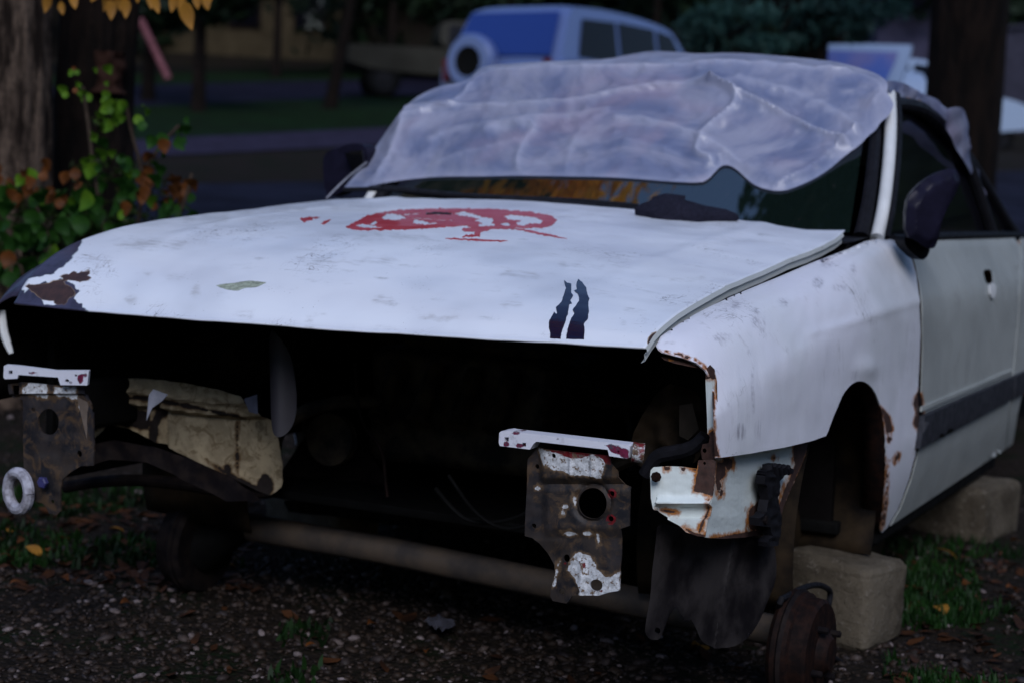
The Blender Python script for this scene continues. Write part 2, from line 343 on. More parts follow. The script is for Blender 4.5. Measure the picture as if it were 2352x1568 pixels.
def barkmat(name, a, b, sc_=9):
    n = NB(name); f = n.noise(1, 7, .65, (sc_*2.2, sc_*2.2, sc_*.45)); v = n.noise(sc_*5, 4)
    n.put('Base Color', n.mix(n.mr(f, .4, .62), b, n.mix(n.mr(v, .4, .7), a, tuple(x*.6 for x in a)))); n.put('Roughness', .92); n.put('Specular IOR Level', .1); n.put('Normal', n.bump(f, 1, .05)); return n.m
M['bark'] = barkmat('fissured bark', (.13, .092, .068), (.012, .008, .006))
M['barkdark'] = barkmat('dark bark', (.013, .008, .006), (.004, .003, .0025))

# ------------------------------------------------------------------ ground
SL, S0 = .09, 5.0
fh = cf[:2]/np.linalg.norm(cf[:2])
def gz(x, y):
    d = (x-CAM[0])*fh[0]+(y-CAM[1])*fh[1]-S0; s = (d+math.sqrt(d*d+.6))/2; z = SL*s
    if d > 52: z += (d-52)*.28
    return z
def ghit(px, py, lim=400):
    d = ray(px, py); t = 1.5
    while t < lim:
        p = CAM+d*t
        if p[2] < gz(p[0], p[1]): return p
        t *= 1.004
    return CAM+d*lim
def at(px, D):                                   # a point on the ground below picture column px at distance D
    p = CAM+ray(px, 600)*D; return Vector((p[0], p[1], gz(p[0], p[1])))
def gmat():
    n = NB('gravelly soil'); v = n.vor(70); f = n.noise(3, 6, .6); g = n.noise(40, 5, .7)
    c = n.mix(n.mr(g, .35, .7), (.006, .0045, .0035), (.022, .016, .011)); c = n.mix(n.mr(v, .0, .5), n.mix(n.mr(n.noise(60, 1), .4, .7), (.016, .012, .011), (.04, .032, .032)), c)
    c = n.mix(n.mr(f, .5, .62), c, n.mix(n.mr(g, .4, .6), (.005, .011, .003), (.011, .008, .005)))
    n.put('Base Color', c); n.put('Roughness', .85); n.put('Specular IOR Level', .08); n.put('Normal', n.bump(n.math('ADD', g, v), .8, .012)); return n.m
xs = np.concatenate([np.linspace(-300, -6, 40), np.linspace(-5.5, 5.5, 200), np.linspace(6, 300, 40)]); ys = np.concatenate([np.linspace(-60, -3.2, 20), np.linspace(-3, 6, 170), np.linspace(6.5, 400, 90)])
V = []
for y in ys:
    for x in xs:
        z = gz(x, y)
        if abs(x) < 5.5 and -3 < y < 6: z += .018*noise.noise(Vector((x*1.3, y*1.3, 0)))+.006*noise.noise(Vector((x*9, y*9, 3)))-.006
        V.append((x, y, z))
nx = len(xs); Fc = [(j*nx+i, j*nx+i+1, (j+1)*nx+i+1, (j+1)*nx+i) for j in range(len(ys)-1) for i in range(nx-1)]
tag(mesh_obj('ground', V, Fc, gmat(), sharp=None), kind='structure')
def hz(x, y): return gz(x, y)+.018*noise.noise(Vector((x*1.3, y*1.3, 0)))+.006*noise.noise(Vector((x*9, y*9, 3)))-.006
def strip(name, top, bot, mat, lift):
    """band on the slope between two picture polylines (top edge is the far one)"""
    V = []; n_ = 40
    for k in range(n_+1):
        px = -1500+k*(5200/n_)
        for E_ in (top, bot):
            py = E_[0][1]+(E_[1][1]-E_[0][1])*(px-E_[0][0])/(E_[1][0]-E_[0][0]); p = ghit(px, py); V.append((p[0], p[1], gz(p[0], p[1])+lift))
    Fc = [(2*k+1, 2*k+3, 2*k+2, 2*k) for k in range(n_)]
    return tag(mesh_obj(name, V, Fc, mat), kind='structure')
asph = simple('shade dark asphalt', (.011, .010, .022), .6, col2=(.006, .005, .011), scale=1.6, bump=.3, bd=.01, det=10)  # asphalt, path and lawn colours darkened for the shade of tall trees
asph2 = simple('pale path gravel', (.028, .023, .045), .8, col2=(.018, .015, .028), scale=5, bump=.3, bd=.01, det=9)
grs = simple('rough lawn', (.004, .016, .003), .9, col2=(.004, .008, .002), scale=2.5, bump=1, bd=.05, det=9)
strip('lane', ((0, 432), (2352, 395)), ((0, 640), (2352, 610)), asph, .010)
strip('path', ((0, 340), (2352, 222)), ((0, 380), (2352, 262)), asph2, .014)
strip('lawn', ((0, 262), (2352, 160)), ((0, 340), (2352, 222)), grs, .018)
strip('road', ((0, 205), (2352, 150)), ((0, 262), (2352, 160)), asph, .022)
strip('verge', ((0, 180), (2352, 120)), ((0, 205), (2352, 150)), grs, .026)

# ------------------------------------------------------------------ the car
car = empty('scrap_car', (0, 1.9, .2), 'stripped white coupe wreck without its nose, lamps and wheels, standing on concrete blocks', 'car')
def interp(x, P): return float(np.interp(x, [p[0] for p in P], [p[1] for p in P]))
ERr = chaikin([(-.03, .742), (0, .748), (.016, .758), (.04, .772), (.151, .802), (.352, .833), (.69, .873), (1.0, .905), (1.20, .930), (1.3, .94)], 2, False)
ELr = chaikin([(-.03, .712), (0, .720), (.025, .758), (.07, .798), (.15, .836), (.26, .866), (.38, .888), (.64, .908), (1.0, .938), (1.2, .952), (1.3, .955)], 2, False)
def hoodz(x, y):
    t = (x+.69)/1.38; z = interp(y, ELr)*(1-t)+interp(y, ERr)*t
    s = min(1, max(0, y/.55)); s = s*s*(3-2*s); z += .034*s*(1-(x/.70)**2)
    for c in (-.50, .50): z += .0035*math.exp(-((x-c)/.025)**2)*s
    z += .0030*noise.noise(Vector((x*4, y*4, 1)))+.0010*noise.noise(Vector((x*16, y*16, 2)))
    if x > .6 and y > 1.1: z += .010*((x-.6)/.09)*((y-1.1)/.1)**2
    return z
def hood_fn(u, v):
    x = -.69+1.38*u; y0 = -.012*(1-(x/.7)**2); y1 = 1.175+.035*(x/.69)**2
    y = y0+(y1-y0)*(v**1.25); return (x, y, hoodz(x, y))
NU, NV = 230, 170
V = [hood_fn(u, v) for v in np.linspace(0, 1, NV) for u in np.linspace(0, 1, NU)]
Fc = [(j*NU+i, j*NU+i+1, (j+1)*NU+i+1, (j+1)*NU+i) for j in range(NV-1) for i in range(NU-1)]
hood = mesh_obj('hood', V, Fc, [M['hood'], M['under']], car, sharp=None)
s = hood.modifiers.new('s', 'SOLIDIFY'); s.thickness = .004; s.offset = -1; s.material_offset = 1; s.material_offset_rim = 0
q = proj(V)
attr(hood, 'peel', sdf(q, [jitter(resample([(-40, 650), (0, 560), (60, 540), (110, 525), (190, 540), (180, 575), (155, 602), (125, 630), (82, 648), (52, 682), (70, 655), (110, 648), (150, 640), (165, 655), (185, 668), (172, 685), (205, 716), (-40, 710)], 4), 9)], [jitter(resample([(60, 640), (150, 628), (150, 640), (95, 650), (60, 668), (45, 665)], 4), 5), [(95, 685), (135, 690), (130, 702), (100, 700)]]))
attr(hood, 'rust', sdf(q, [jitter(resample(pp_, 3), 7, .09, 4) for pp_ in [[(135, 634), (160, 628), (207, 621), (200, 634), (206, 644), (180, 648), (165, 645), (150, 642)], [(60, 655), (140, 645), (175, 672), (150, 700), (95, 690)], [(1488, 780), (1506, 755), (1500, 785), (1490, 800)]]]))
attr(hood, 'chip', sdf(q, [[(493, 655), (540, 650), (575, 645), (613, 649), (590, 660), (560, 662), (545, 668), (520, 666)]]))
sm = [ell(712, 738, 9, 12), ell(1195, 630, 45, 10), ell(1185, 675, 9, 6), ell(1175, 700, 30, 5), ell(400, 632, 30, 7), ell(330, 628, 20, 6), ell(1400, 690, 5, 4), ell(1430, 745, 5, 5), ell(1480, 735, 6, 5), ell(1730, 555, 90, 3), ell(900, 545, 90, 7), ell(600, 478, 110, 9), ell(760, 470, 90, 6), ell(480, 500, 70, 8), ell(1640, 560, 60, 2), ell(560, 720, 25, 12), ell(300, 690, 14, 14), ell(450, 670, 9, 12), ell(880, 690, 30, 10), ell(1010, 730, 50, 8), ell(1330, 610, 60, 6), ell(1580, 640, 40, 6), ell(350, 560, 90, 12), ell(800, 600, 120, 8), ell(230, 600, 30, 8)]
attr(hood, 'scuff', sdf(q, [jitter(resample(e_, 5), 14, .05, k_) for k_, e_ in enumerate(sm)])-4)
def edge_fn(u, v):                               # folded side edge of the hood on the near side
    y = -.0+1.19*u; z = hoodz(.69, y)
    P = [(.6905, -.001), (.694, -.009), (.688, -.013), (.690, -.024), (.683, -.028)]
    i = min(3, int(v*4)); t = v*4-i; return (P[i][0]*(1-t)+P[i+1][0]*t, y, z+P[i][1]*(1-t)+P[i+1][1]*t)
e = grid('hood_edge', edge_fn, 120, 5, paint('grey hood edge', (.45, .47, .45), .5, (), dirt=1, dirtcol=(.06, .06, .05), chips=1, streak=(30, 90, 90)), hood, sharp=25)
bvh_h = BVHTree.FromPolygons([Vector(v) for v in V], Fc)
def cast(bvh, lift=0, fb=None):
    def f(px, py):
        d = Vector(ray(px, py)); h = bvh.ray_cast(Vector(CAM), d)
        if h[0] is None: return fb(px, py) if fb else np.array(CAM+np.array(d)*3)
        nn = h[1]
        if nn.dot(d) > 0: nn = -nn
        return np.array(h[0]+nn*lift)
    return f
onhood = cast(bvh_h, .0012)
def decal(name, poly, mat, parent, holes=(), amp=3, sp=5, lab=None, seed=0, lift=.0012):
    o = panel(name, jitter(resample(poly, 2), amp, .15, seed), cast(bvh_h, lift), mat, parent, [jitter(resample(h, 2), amp, .2, seed+3) for h in holes], sp=sp, step=2, back=(0, 0, -.0008))
    if lab: o['label'] = lab
    return o
decal('claw_stripe', cH([(1655, 352), (1678, 368), (1700, 370), (1702, 430), (1712, 445), (1695, 480), (1705, 495), (1690, 500), (1680, 560), (1660, 620), (1640, 680), (1635, 714), (1568, 709), (1570, 680), (1560, 640), (1565, 600), (1590, 560), (1595, 545), (1604, 562), (1613, 560), (1605, 520), (1640, 485), (1655, 440), (1668, 400)]), M['film'], hood, amp=1.2, lab='narrower torn dark blue stripe on the hood')
decal('claw_stripe', cH([(1745, 342), (1770, 365), (1795, 395), (1803, 440), (1815, 465), (1808, 490), (1812, 540), (1805, 590), (1780, 620), (1785, 650), (1783, 717), (1670, 714), (1680, 650), (1700, 590), (1720, 560), (1710, 535), (1725, 515), (1750, 480), (1745, 440), (1720, 415), (1735, 405), (1733, 370)]), M['film'], hood, amp=1.2, lab='wider torn dark blue stripe on the hood')
decal('red_sticker', cE([(555, 312), (600, 292), (640, 270), (700, 235), (800, 205), (900, 190), (1000, 178), (1300, 168), (1700, 172), (2000, 195), (2170, 225), (2210, 260), (2180, 300), (2100, 318), (1950, 316), (1850, 318), (2050, 350), (2290, 405), (2180, 392), (1880, 330), (1700, 327), (1620, 350), (1600, 390), (1470, 392), (1480, 382), (1570, 372), (1560, 350), (1470, 340), (1480, 325), (1545, 318), (1500, 300), (1300, 318), (1000, 333), (700, 338), (580, 327)]), M['red'], hood,
      holes=[cE(h) for h in ([(835, 240), (870, 215), (920, 205), (990, 220), (1030, 242), (960, 262), (860, 258)], [(1080, 282), (1090, 252), (1130, 258), (1200, 275), (1290, 285), (1200, 297), (1120, 292)],
             [(1390, 205), (1480, 190), (1570, 215), (1640, 235), (1720, 255), (1700, 280), (1740, 300), (1640, 312), (1590, 305), (1620, 280), (1550, 262), (1600, 252), (1520, 232), (1450, 225)], [(1780, 230), (1850, 215), (1930, 225), (2050, 238), (2100, 265), (2080, 290), (2000, 285), (1950, 306), (1900, 300), (1890, 280), (1930, 262), (1850, 262)],
             [(630, 305), (680, 292), (760, 297), (850, 322), (740, 322)], [(1180, 205), (1190, 200), (1390, 208), (1390, 218), (1190, 216)], [(740, 295), (790, 262), (800, 285), (770, 297)], [(1760, 290), (1820, 275), (1850, 300), (1800, 308)], [(1000, 215), (1160, 200), (1150, 207), (1020, 222)], [(1050, 240), (1400, 262), (1390, 267), (1060, 246)])], amp=3, sp=4)
decal('red_sticker', cE([(1335, 402), (1420, 400), (1500, 408), (1560, 405), (1640, 415), (1730, 416), (1825, 421), (1760, 428), (1700, 424), (1560, 421), (1480, 413), (1400, 410)]), M['red'], hood, amp=2, sp=4, seed=4, lab='thin red underline left of the peeled sticker')
decal('red_sticker', cE([(200, 250), (240, 240), (330, 230), (350, 242), (300, 250), (260, 262), (220, 282)]), M['red'], hood, amp=4, sp=4, seed=8, lab='small faded red scrap of sticker')
decal('red_sticker', cE([(360, 290), (400, 262), (440, 255), (420, 275), (380, 295)]), M['red'], hood, amp=3, sp=4, seed=12, lab='small faded red scrap of sticker')
decal('dark_scratch', cE([(1180, 208), (1260, 198), (1385, 206), (1385, 220), (1270, 212), (1190, 220)]), M['black'], hood, amp=1, sp=4, lift=.002)

def polyd(pts, pl):
    d = np.full(len(pts), 1e9)
    P = chaikin(pl, 2, False)
    for a, b in zip(P[:-1], P[1:]):
        ab = b-a; t = np.clip(((pts-a)@ab)/(ab@ab), 0, 1); d = np.minimum(d, np.hypot(*(pts-(a+t[:, None]*ab)).T))
    return d
# near side body surface x(y, z)
GAP = chaikin([(-.10, .70), (0, .735), (.054, .764), (.114, .780), (.289, .807), (.434, .824), (.648, .845), (.954, .877), (1.198, .902), (1.33, .918), (1.5, .925), (4.5, .925)], 2, False)
def side_sec(y):
    g = interp(y, GAP); k = -.035*math.exp(-max(y, 0)/.22); bl = min(1, max(0, (y-.9)/.5)); zc = min(.775, g-.11)
    P = [(.700, g+.002), (.712, g), (.745, g-.004), (.775+.0*bl, g-.018), (.800, g-.045), (.820, g-.085), (.832, zc), (.838, (zc+.5)/2+.06), (.842, .50), (.842, .44), (.832, .36), (.805, .26), (.78, .18)]
    if bl > 0:
        Q = [(.745, g+.002), (.755, g), (.768, g-.01), (.775, g-.025), (.790, g-.06), (.812, g-.105), (.832, zc), (.838, (zc+.5)/2+.06), (.842, .50), (.842, .44), (.832, .36), (.805, .26), (.78, .18)]
        P = [(a[0]*(1-bl)+b[0]*bl, a[1]*(1-bl)+b[1]*bl) for a, b in zip(P, Q)]
    return [np.array([x+k, z]) for x, z in P]
SY = np.concatenate([np.linspace(-.1, 1.6, 130), np.linspace(1.62, 4.5, 80)])
SV = []; nS = None
for y in SY:
    ch = chaikin(side_sec(y), 3, False); nS = len(ch)
    for p in ch: SV.append(Vector((p[0]-(.10*max(0, y-3)**2 if y > 3 else 0), y, p[1])))
SF = [(j*nS+i, j*nS+i+1, (j+1)*nS+i+1, (j+1)*nS+i) for j in range(len(SY)-1) for i in range(nS-1)]
bvh_s = BVHTree.FromPolygons(SV, SF); onside = cast(bvh_s, 0, X_(.722)); onside3 = cast(bvh_s, .006, X_(.81)); onside2 = cast(bvh_s, .012, X_(.81))
arch = chaikin([(2022, 1214), (2030, 1150), (2035, 1080), (2035, 1020), (2030, 970), (2022, 930), (2008, 895), (1990, 877), (1972, 873), (1955, 882), (1938, 903), (1925, 930), (1912, 962), (1903, 988), (1898, 1000)], 1, False)
fo = [(1514, 803), (1509, 793), (1520, 772)]+[(1560, 745), (1600, 720), (1640, 700), (1700, 672), (1780, 640), (1880, 598), (1950, 572), (1990, 554), (2025, 548), (2060, 551), (2080, 570), (2092, 590), (2104, 630), (2111, 680), (2114, 760), (2112, 850), (2109, 905), (2111, 955), (2113, 985), (2106, 1030), (2088, 1100), (2062, 1168), (2038, 1210), (2026, 1222)]+[tuple(p) for p in arch]+[(1895, 1001), (1870, 1010), (1800, 1027), (1720, 1041), (1655, 1050), (1645, 1050), (1643, 1000), (1642, 940), (1640, 900), (1635, 873), (1622, 850), (1600, 833), (1570, 822), (1540, 815), (1522, 809)]
def frel(v2):
    o = np.zeros((len(v2), 3))
    for i, (x, y) in enumerate(v2):
        h = .0016*noise.noise(Vector((x*.012, y*.012, 3)))
        h += .006*math.exp(-((x-1990)/26)**2-((y-845)/22)**2)+.0007*noise.noise(Vector((x*.05, y*.02, 8)))+.0005*noise.noise(Vector((x*.2, y*.03, 8)))
        o[i, 0] = h
    for pl, a, wd in (([(1565, 800), (1620, 768), (1700, 735), (1790, 700), (1850, 680)], .0016, 2.5), ([(1860, 765), (1950, 742), (2050, 712), (2110, 692)], .0022, 9), ([(1690, 1000), (1695, 900), (1688, 830)], .0009, 2.5), ([(1736, 800), (1744, 850), (1750, 900)], -.0012, 5)):
        o[:, 0] += a*np.exp(-(polyd(v2, pl)/wd)**2)
    return o
rustf = [jitter(resample([(1516, 803), (1560, 818), (1600, 828), (1625, 848), (1638, 875), (1632, 850), (1612, 832), (1580, 817), (1540, 808)], 3), 4), [(1645, 1046), (1655, 1052), (1648, 1035), (1643, 990), (1641, 900), (1638, 900), (1640, 1050)], [(2020, 930), (2032, 940), (2045, 960), (2050, 985), (2040, 1000), (2052, 1005), (2040, 1020), (2034, 980)],
         [(2109, 890), (2112, 930), (2116, 960), (2108, 990), (2098, 975), (2104, 945), (2098, 925)], ell(2062, 1045, 5, 9), ell(2055, 1058, 3, 8), [(2022, 1214), (2034, 1120), (2036, 1040), (2040, 1060), (2038, 1140), (2030, 1215)]]
smear = [ell(1735, 730, 8, 22), ell(1752, 745, 5, 18), ell(1729, 895, 2, 60), ell(1700, 990, 12, 20), ell(1740, 985, 6, 20), ell(1930, 660, 16, 7), ell(1760, 610, 12, 9), ell(1845, 585, 9, 12), ell(1900, 605, 14, 9), ell(1880, 650, 12, 14), ell(1830, 590, 6, 5), ell(1720, 810, 3, 8), ell(1800, 695, 14, 9), ell(1960, 620, 6, 14), ell(1660, 775, 20, 8), ell(1690, 700, 12, 9), ell(1960, 860, 5, 12)]
fender = panel('front_fender', fo, onside, M['fender'], car, sp=8, step=5, back=(-.003, .001, -.001), relief=frel, fields={'rust': (rustf, []), 'smear': (smear, [])})
a = fender.data.attributes['smear']; vals = np.empty(len(fender.data.vertices), np.float32); a.data.foreach_get('value', vals); a.data.foreach_set('value', vals-3)
fender['label'] = 'brush painted near front fender with rusty edges'
# rolled wheel arch lip and front return flange
AP = [onside(x, y) for x, y in arch]
V = [];
for p in AP: V += [p+np.array((-.001, 0, 0)), p+np.array((-.03, .0, 0)), p+np.array((-.05, 0, .004))]
Fc = [(3*i+k, 3*i+3+k, 3*i+4+k, 3*i+1+k) for i in range(len(AP)-1) for k in range(2)]
o = mesh_obj('arch_lip', V, Fc, M['rust'], fender); o.modifiers.new('s', 'SOLIDIFY').thickness = .002
panel('return_flange', cV([(722, 175), (760, 130), (800, 170), (822, 280), (828, 560), (832, 720), (820, 880), (810, 965), (770, 985), (690, 975), (680, 900), (695, 840), (750, 830), (760, 770), (738, 745), (735, 600), (722, 300)]), V2((.75, .075), (.79, .062)), M['valance'], fender, holes=[cV(ell(712, 897, 18, 20))], sp=5, back=(0, .002, 0),
      fields={'rust': ([cV([(700, 100), (800, 100), (815, 260), (790, 265), (770, 250), (735, 262), (700, 262)]), cV([(650, 780), (740, 765), (760, 740), (800, 712), (840, 715), (840, 1000), (650, 1000)]), cV([(815, 250), (828, 300), (834, 720), (826, 720), (820, 400)])], [cV(ell(748, 222, 14, 12, 8))])})
panel('top_flange', cV([(300, 22), (340, 25), (600, 45), (720, 95), (735, 140), (700, 135), (560, 110), (420, 80), (330, 50)]), lambda px, py: onside(px, py-6)+np.array((0, .012, -.012)), M['valance'], fender, sp=5, back=(0, .002, 0), fields={'rust': ([cV([(280, 0), (760, 20), (760, 180), (280, 120)])], [cV([(360, 40), (400, 38), (420, 55), (370, 60)]), cV([(570, 65), (700, 100), (690, 115), (640, 95), (580, 85)])])})

# door, rear quarter, moulding, sill
def yz(pts): return [tuple(proj(np.array([.83, y, z]))) for y, z in pts]
dfr = [(2093, 575), (2105, 612), (2114, 655), (2119, 700), (2120, 800), (2117, 905), (2119, 955), (2118, 985), (2112, 1030), (2094, 1100), (2068, 1168), (2046, 1206)]
drb = yz([(1.35, .262), (2.0, .268), (2.72, .272)])[1:]; drt = yz([(2.75, .45), (2.78, .7), (2.72, .90), (2.60, .928), (2.0, .928), (1.6, .925)])
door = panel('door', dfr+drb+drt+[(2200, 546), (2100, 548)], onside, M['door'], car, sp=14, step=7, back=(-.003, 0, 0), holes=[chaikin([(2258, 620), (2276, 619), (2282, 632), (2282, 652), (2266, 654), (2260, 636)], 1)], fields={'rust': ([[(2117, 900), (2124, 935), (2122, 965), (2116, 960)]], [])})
panel('lock_barrel', chaikin([(2268, 654), (2282, 652), (2284, 670), (2279, 687), (2271, 684)], 1), onside3, M['white'], door, sp=6, back=(-.004, 0, 0))
panel('handle_recess', [(2250, 610), (2290, 610), (2292, 662), (2252, 664)], lambda a, b: onside(a, b)-np.array((.03, 0, 0)), M['blackmat'], door, sp=14, back=(-.004, 0, 0))
q1 = yz([(2.735, .272), (2.85, .275), (2.90, .36), (3.0, .48), (3.15, .57), (3.3, .6), (3.5, .57), (3.65, .45), (3.7, .3), (4.3, .3), (4.4, .7), (4.35, .9), (4.0, .915), (3.2, .925), (2.73, .925), (2.79, .7), (2.765, .45)])
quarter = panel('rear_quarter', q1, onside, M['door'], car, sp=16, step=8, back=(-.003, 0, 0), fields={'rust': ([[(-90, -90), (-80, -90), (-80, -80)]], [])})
mo = yz([(1.475, .500), (2.1, .500), (2.71, .500), (2.71, .432), (2.1, .428), (1.45, .425)]); panel('moulding', mo, cast(bvh_s, .014, X_(.84)), M['mould'], door, sp=12, step=8, back=(-.013, 0, 0))
panel('moulding', yz([(2.74, .500), (3.0, .500), (2.93, .432), (2.74, .432)]), cast(bvh_s, .014, X_(.84)), M['mould'], quarter, sp=12, step=8, back=(-.013, 0, 0))
panel('body_crease', yz([(1.475, .522), (2.72, .522), (2.72, .513), (1.475, .511)]), onside3, M['door'], door, sp=8, step=8, back=(-.005, 0, 0), fields={'rust': ([[(-90, -90), (-80, -90), (-80, -80)]], [])})
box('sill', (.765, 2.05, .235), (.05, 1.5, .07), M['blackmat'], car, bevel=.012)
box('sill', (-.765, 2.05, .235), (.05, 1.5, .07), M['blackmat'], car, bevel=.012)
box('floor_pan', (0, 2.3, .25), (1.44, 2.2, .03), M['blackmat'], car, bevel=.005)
# far side: fender, door, quarter as one mirrored skin each
def far_fn(y0, y1):
    def f(u, v):
        y = y0+(y1-y0)*u; ch = side_sec(y); t = v*(len(ch)-1); i = min(len(ch)-2, int(t)); p = ch[i]*(1-(t-i))+ch[i+1]*(t-i)
        k = max(0, 1-y/1.3); dz = (interp(y, ELr)-interp(y, ERr))*(1 if y < 1.2 else max(0, 1-(y-1.2)/.4))*max(0, (p[1]-.4)/.5)
        return (-p[0], y, p[1]+dz)
    return f
ff = grid('front_fender', far_fn(.02, 1.385), 60, 40, [M['hood'], M['under']], car, thick=.003); ff.modifiers[0].material_offset = 1; ff.modifiers[0].offset = 1; ff['label'] = 'far front fender with peeled dark corner'
me = ff.data; VV = [v.co.copy() for v in me.vertices]
import bmesh
bm = bmesh.new(); bm.from_mesh(me)
bmesh.ops.delete(bm, geom=[v for v in bm.verts if ((v.co.y-.93)**2+(v.co.z-.33)**2 < .30**2) or (v.co.y < .75 and v.co.z < .50)], context='VERTS'); bm.to_mesh(me); bm.free()
q = proj([tuple(v.co) for v in me.vertices]); attr(ff, 'peel', sdf(q, [jitter(resample([(-80, 655), (0, 560), (60, 530), (120, 510), (190, 505), (185, 560), (155, 602), (125, 630), (82, 648), (52, 682), (60, 700), (60, 760), (-80, 760)], 5), 10)]))
box('inner_wing', (-.785, .72, .52), (.02, 1.0, .40), M['blackmat'], car, bevel=.004)
for k in ('rust', 'chip', 'scuff'): attr(ff, k, np.full(len(me.vertices), -40.))
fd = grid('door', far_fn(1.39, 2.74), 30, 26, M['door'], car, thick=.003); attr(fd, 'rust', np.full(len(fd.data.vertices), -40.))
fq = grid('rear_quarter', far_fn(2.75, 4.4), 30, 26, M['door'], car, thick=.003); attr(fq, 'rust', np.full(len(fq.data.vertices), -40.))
bm = bmesh.new(); bm.from_mesh(fq.data); bmesh.ops.delete(bm, geom=[v for v in bm.verts if ((v.co.y-3.3)**2+(v.co.z-.28)**2 < .33**2)], context='VERTS'); bm.to_mesh(fq.data); bm.free()
tube('fender_edge', [Y_(.05)(x, y) for x, y in [(6, 712), (6, 745), (12, 775), (26, 812)]], [.006, .009, .009, .005], M['white'], ff, 8)

# cabin: section x half width and z
def wy(x, z): return 1.40+(z-.93)/.89-.14*(1-(x/.72)**2)
def ws(u, v):
    z = .935+.385*v; hw = .655-.075*v; x = (u*2-1)*hw; return (x, wy(x, z), z)
wind = grid('windscreen', ws, 40, 24, M['glass'], car)
tube('wiper', [Y_(1.20)(x, y) for x, y in [(790, 436), (880, 434), (960, 440)]], .006, M['black'], car, 8)
tube('wiper', [onplane(x, y, (0, 1.24, .95), (0, 1, -.15)) for x, y in [(880, 430), (1000, 448), (1180, 458), (1330, 463), (1465, 474)]], [.008, .010, .009, .008, .006], M['black'], car, 8)
tube('wiper', [onplane(x, y, (0, 1.22, .95), (0, 1, -.15)) for x, y in [(1150, 459), (1300, 468), (1475, 484), (1640, 494)]], .007, M['black'], car, 8)
for px, py in ((960, 462), (1447, 488)): box('wiper_jet', Y_(1.17)(px, py), (.03, .02, .008), M['black'], car, bevel=.003)
def scut(u, v): x = -.70+1.4*u; return (x, 1.16+.03*(x/.7)**2+(.19+.02*(x/.7)**2)*v, .915+.012*v-.0*u)
grid('scuttle', scut, 20, 4, M['black'], car, thick=.004)
for sgn in (1, -1):
    pl = [(.718, 1.40, .925), (.712, 1.47, 1.0), (.690, 1.58, 1.10), (.655, 1.72, 1.21), (.615, 1.84, 1.295)]
    tube('a_pillar', [(sgn*x, y, z) for x, y, z in pl], [.017, .016, .016, .018], M['white'], car, 12)
    tube('screen_seal', [(sgn*(x-.036), y-.012, z) for x, y, z in pl], [.020, .017, .016, .014], M['black'], car, 10)
    tube('window_seal', [(sgn*(x+.010), y+.035, z) for x, y, z in pl], [.013, .012, .012, .012], M['black'], car, 10)
    # rail over the side windows down to the tail
    rl = [(.618, 1.80, 1.270), (.640, 2.0, 1.278), (.652, 2.15, 1.268), (.664, 2.50, 1.200), (.690, 2.80, 1.090), (.722, 3.05, .970), (.742, 3.16, .922)]
    tube('roof_rail', [(sgn*x, y, z) for x, y, z in rl], [.02]*7, M['black'], car, 10)
    tube('roof_rail_cover', [(sgn*(x-.030), y, z+.012) for x, y, z in rl], [.026]*7, M['door'], car, 10)
    def sg(u, v, sgn=sgn):
        y = 1.42+1.74*u; zt = interp(y, [(1.40, .93), (1.62, 1.10), (1.82, 1.262), (2.0, 1.272), (2.15, 1.262), (2.5, 1.195), (2.8, 1.085), (3.05, .965), (3.17, .924)]); z = .92+(zt-.92)*v
        return (sgn*(.735-.11*min(1, (z-.92)/.37)**1.1), y, z)
    grid('side_window', sg, 40, 14, M['sideglass'], car, thick=.004)
    tube('b_pillar', [(sgn*x, y, z) for x, y, z in ((.748, 2.72, .92), (.70, 2.60, 1.10), (.645, 2.45, 1.29))], .018, M['black'], car, 8)
    tube('waist_seal', [(sgn*.752, 1.42, .925), (sgn*.757, 2.2, .93), (sgn*.757, 2.7, .93), (sgn*.75, 3.5, .925)], .011, M['black'], car, 8)
def roof_fn(u, v):
    y = 1.84+1.4*v; zc = interp(y, [(1.8, 1.31), (2.1, 1.335), (2.4, 1.29), (2.7, 1.20), (3.0, 1.06), (3.25, .935)]); x = (u*2-1)*(.60+.08*v)
    return (x, y, zc-.03*(2*u-1)**2)
roof = grid('roof', roof_fn, 24, 24, M['white'], car, thick=.01)
grid('boot_lid', lambda u, v: ((u*2-1)*.7, 3.24+1.0*v, .935-.02*v), 10, 10, M['door'], car, thick=.01)
grid('tail_panel', lambda u, v: ((u*2-1)*.72, 4.32-.03*v, .28+.64*v), 10, 6, M['door'], car, thick=.01)
# seats and wheel seen dimly through the glass
for x in (-.34, .34): box('seat', (x, 2.25, .75), (.46, .16, .75), M['blackmat'], car, rot=(R_(-15), 0, 0), bevel=.06)
lathe('steering_wheel', [(0, .165), (.012, .178), (.024, .165), (.012, .152), (0, .165)], (.36, 1.72, .92), (0, -.85, .5), M['black'], car)
box('dashboard', (0, 1.55, .84), (1.3, .3, .14), M['blackmat'], car, bevel=.04)
# door mirrors
def surf_mirror():
    mo = empty
hs = panel('mirror', chaikin([(2081, 470), (2095, 440), (2125, 412), (2160, 393), (2190, 386), (2203, 398), (2206, 420), (2196, 445), (2172, 478), (2160, 500), (2154, 555), (2146, 572), (2128, 570), (2104, 552), (2080, 545)], 1), V2((.86, 1.32), (.99, 1.47)), M['mirror'], car, sp=8, step=4, back=(-.02, .055, 0),
           relief=lambda v: np.array([[.5*b, -.8*b, 0] for b in (.022*np.clip(sdf(v, [[(2081, 470), (2125, 412), (2190, 386), (2206, 420), (2154, 555), (2130, 570), (2080, 545)]]), 0, 16)/16)]))
hs['label'] = 'navy mirror housing on the near door'
panel('mirror_stem', chaikin([(2080, 540), (2105, 548), (2130, 566), (2138, 560), (2134, 585), (2122, 598), (2112, 596), (2085, 572), (2076, 556)], 1), V2((.80, 1.30), (.86, 1.42)), M['black'], hs, sp=8, back=(-.03, .03, 0))
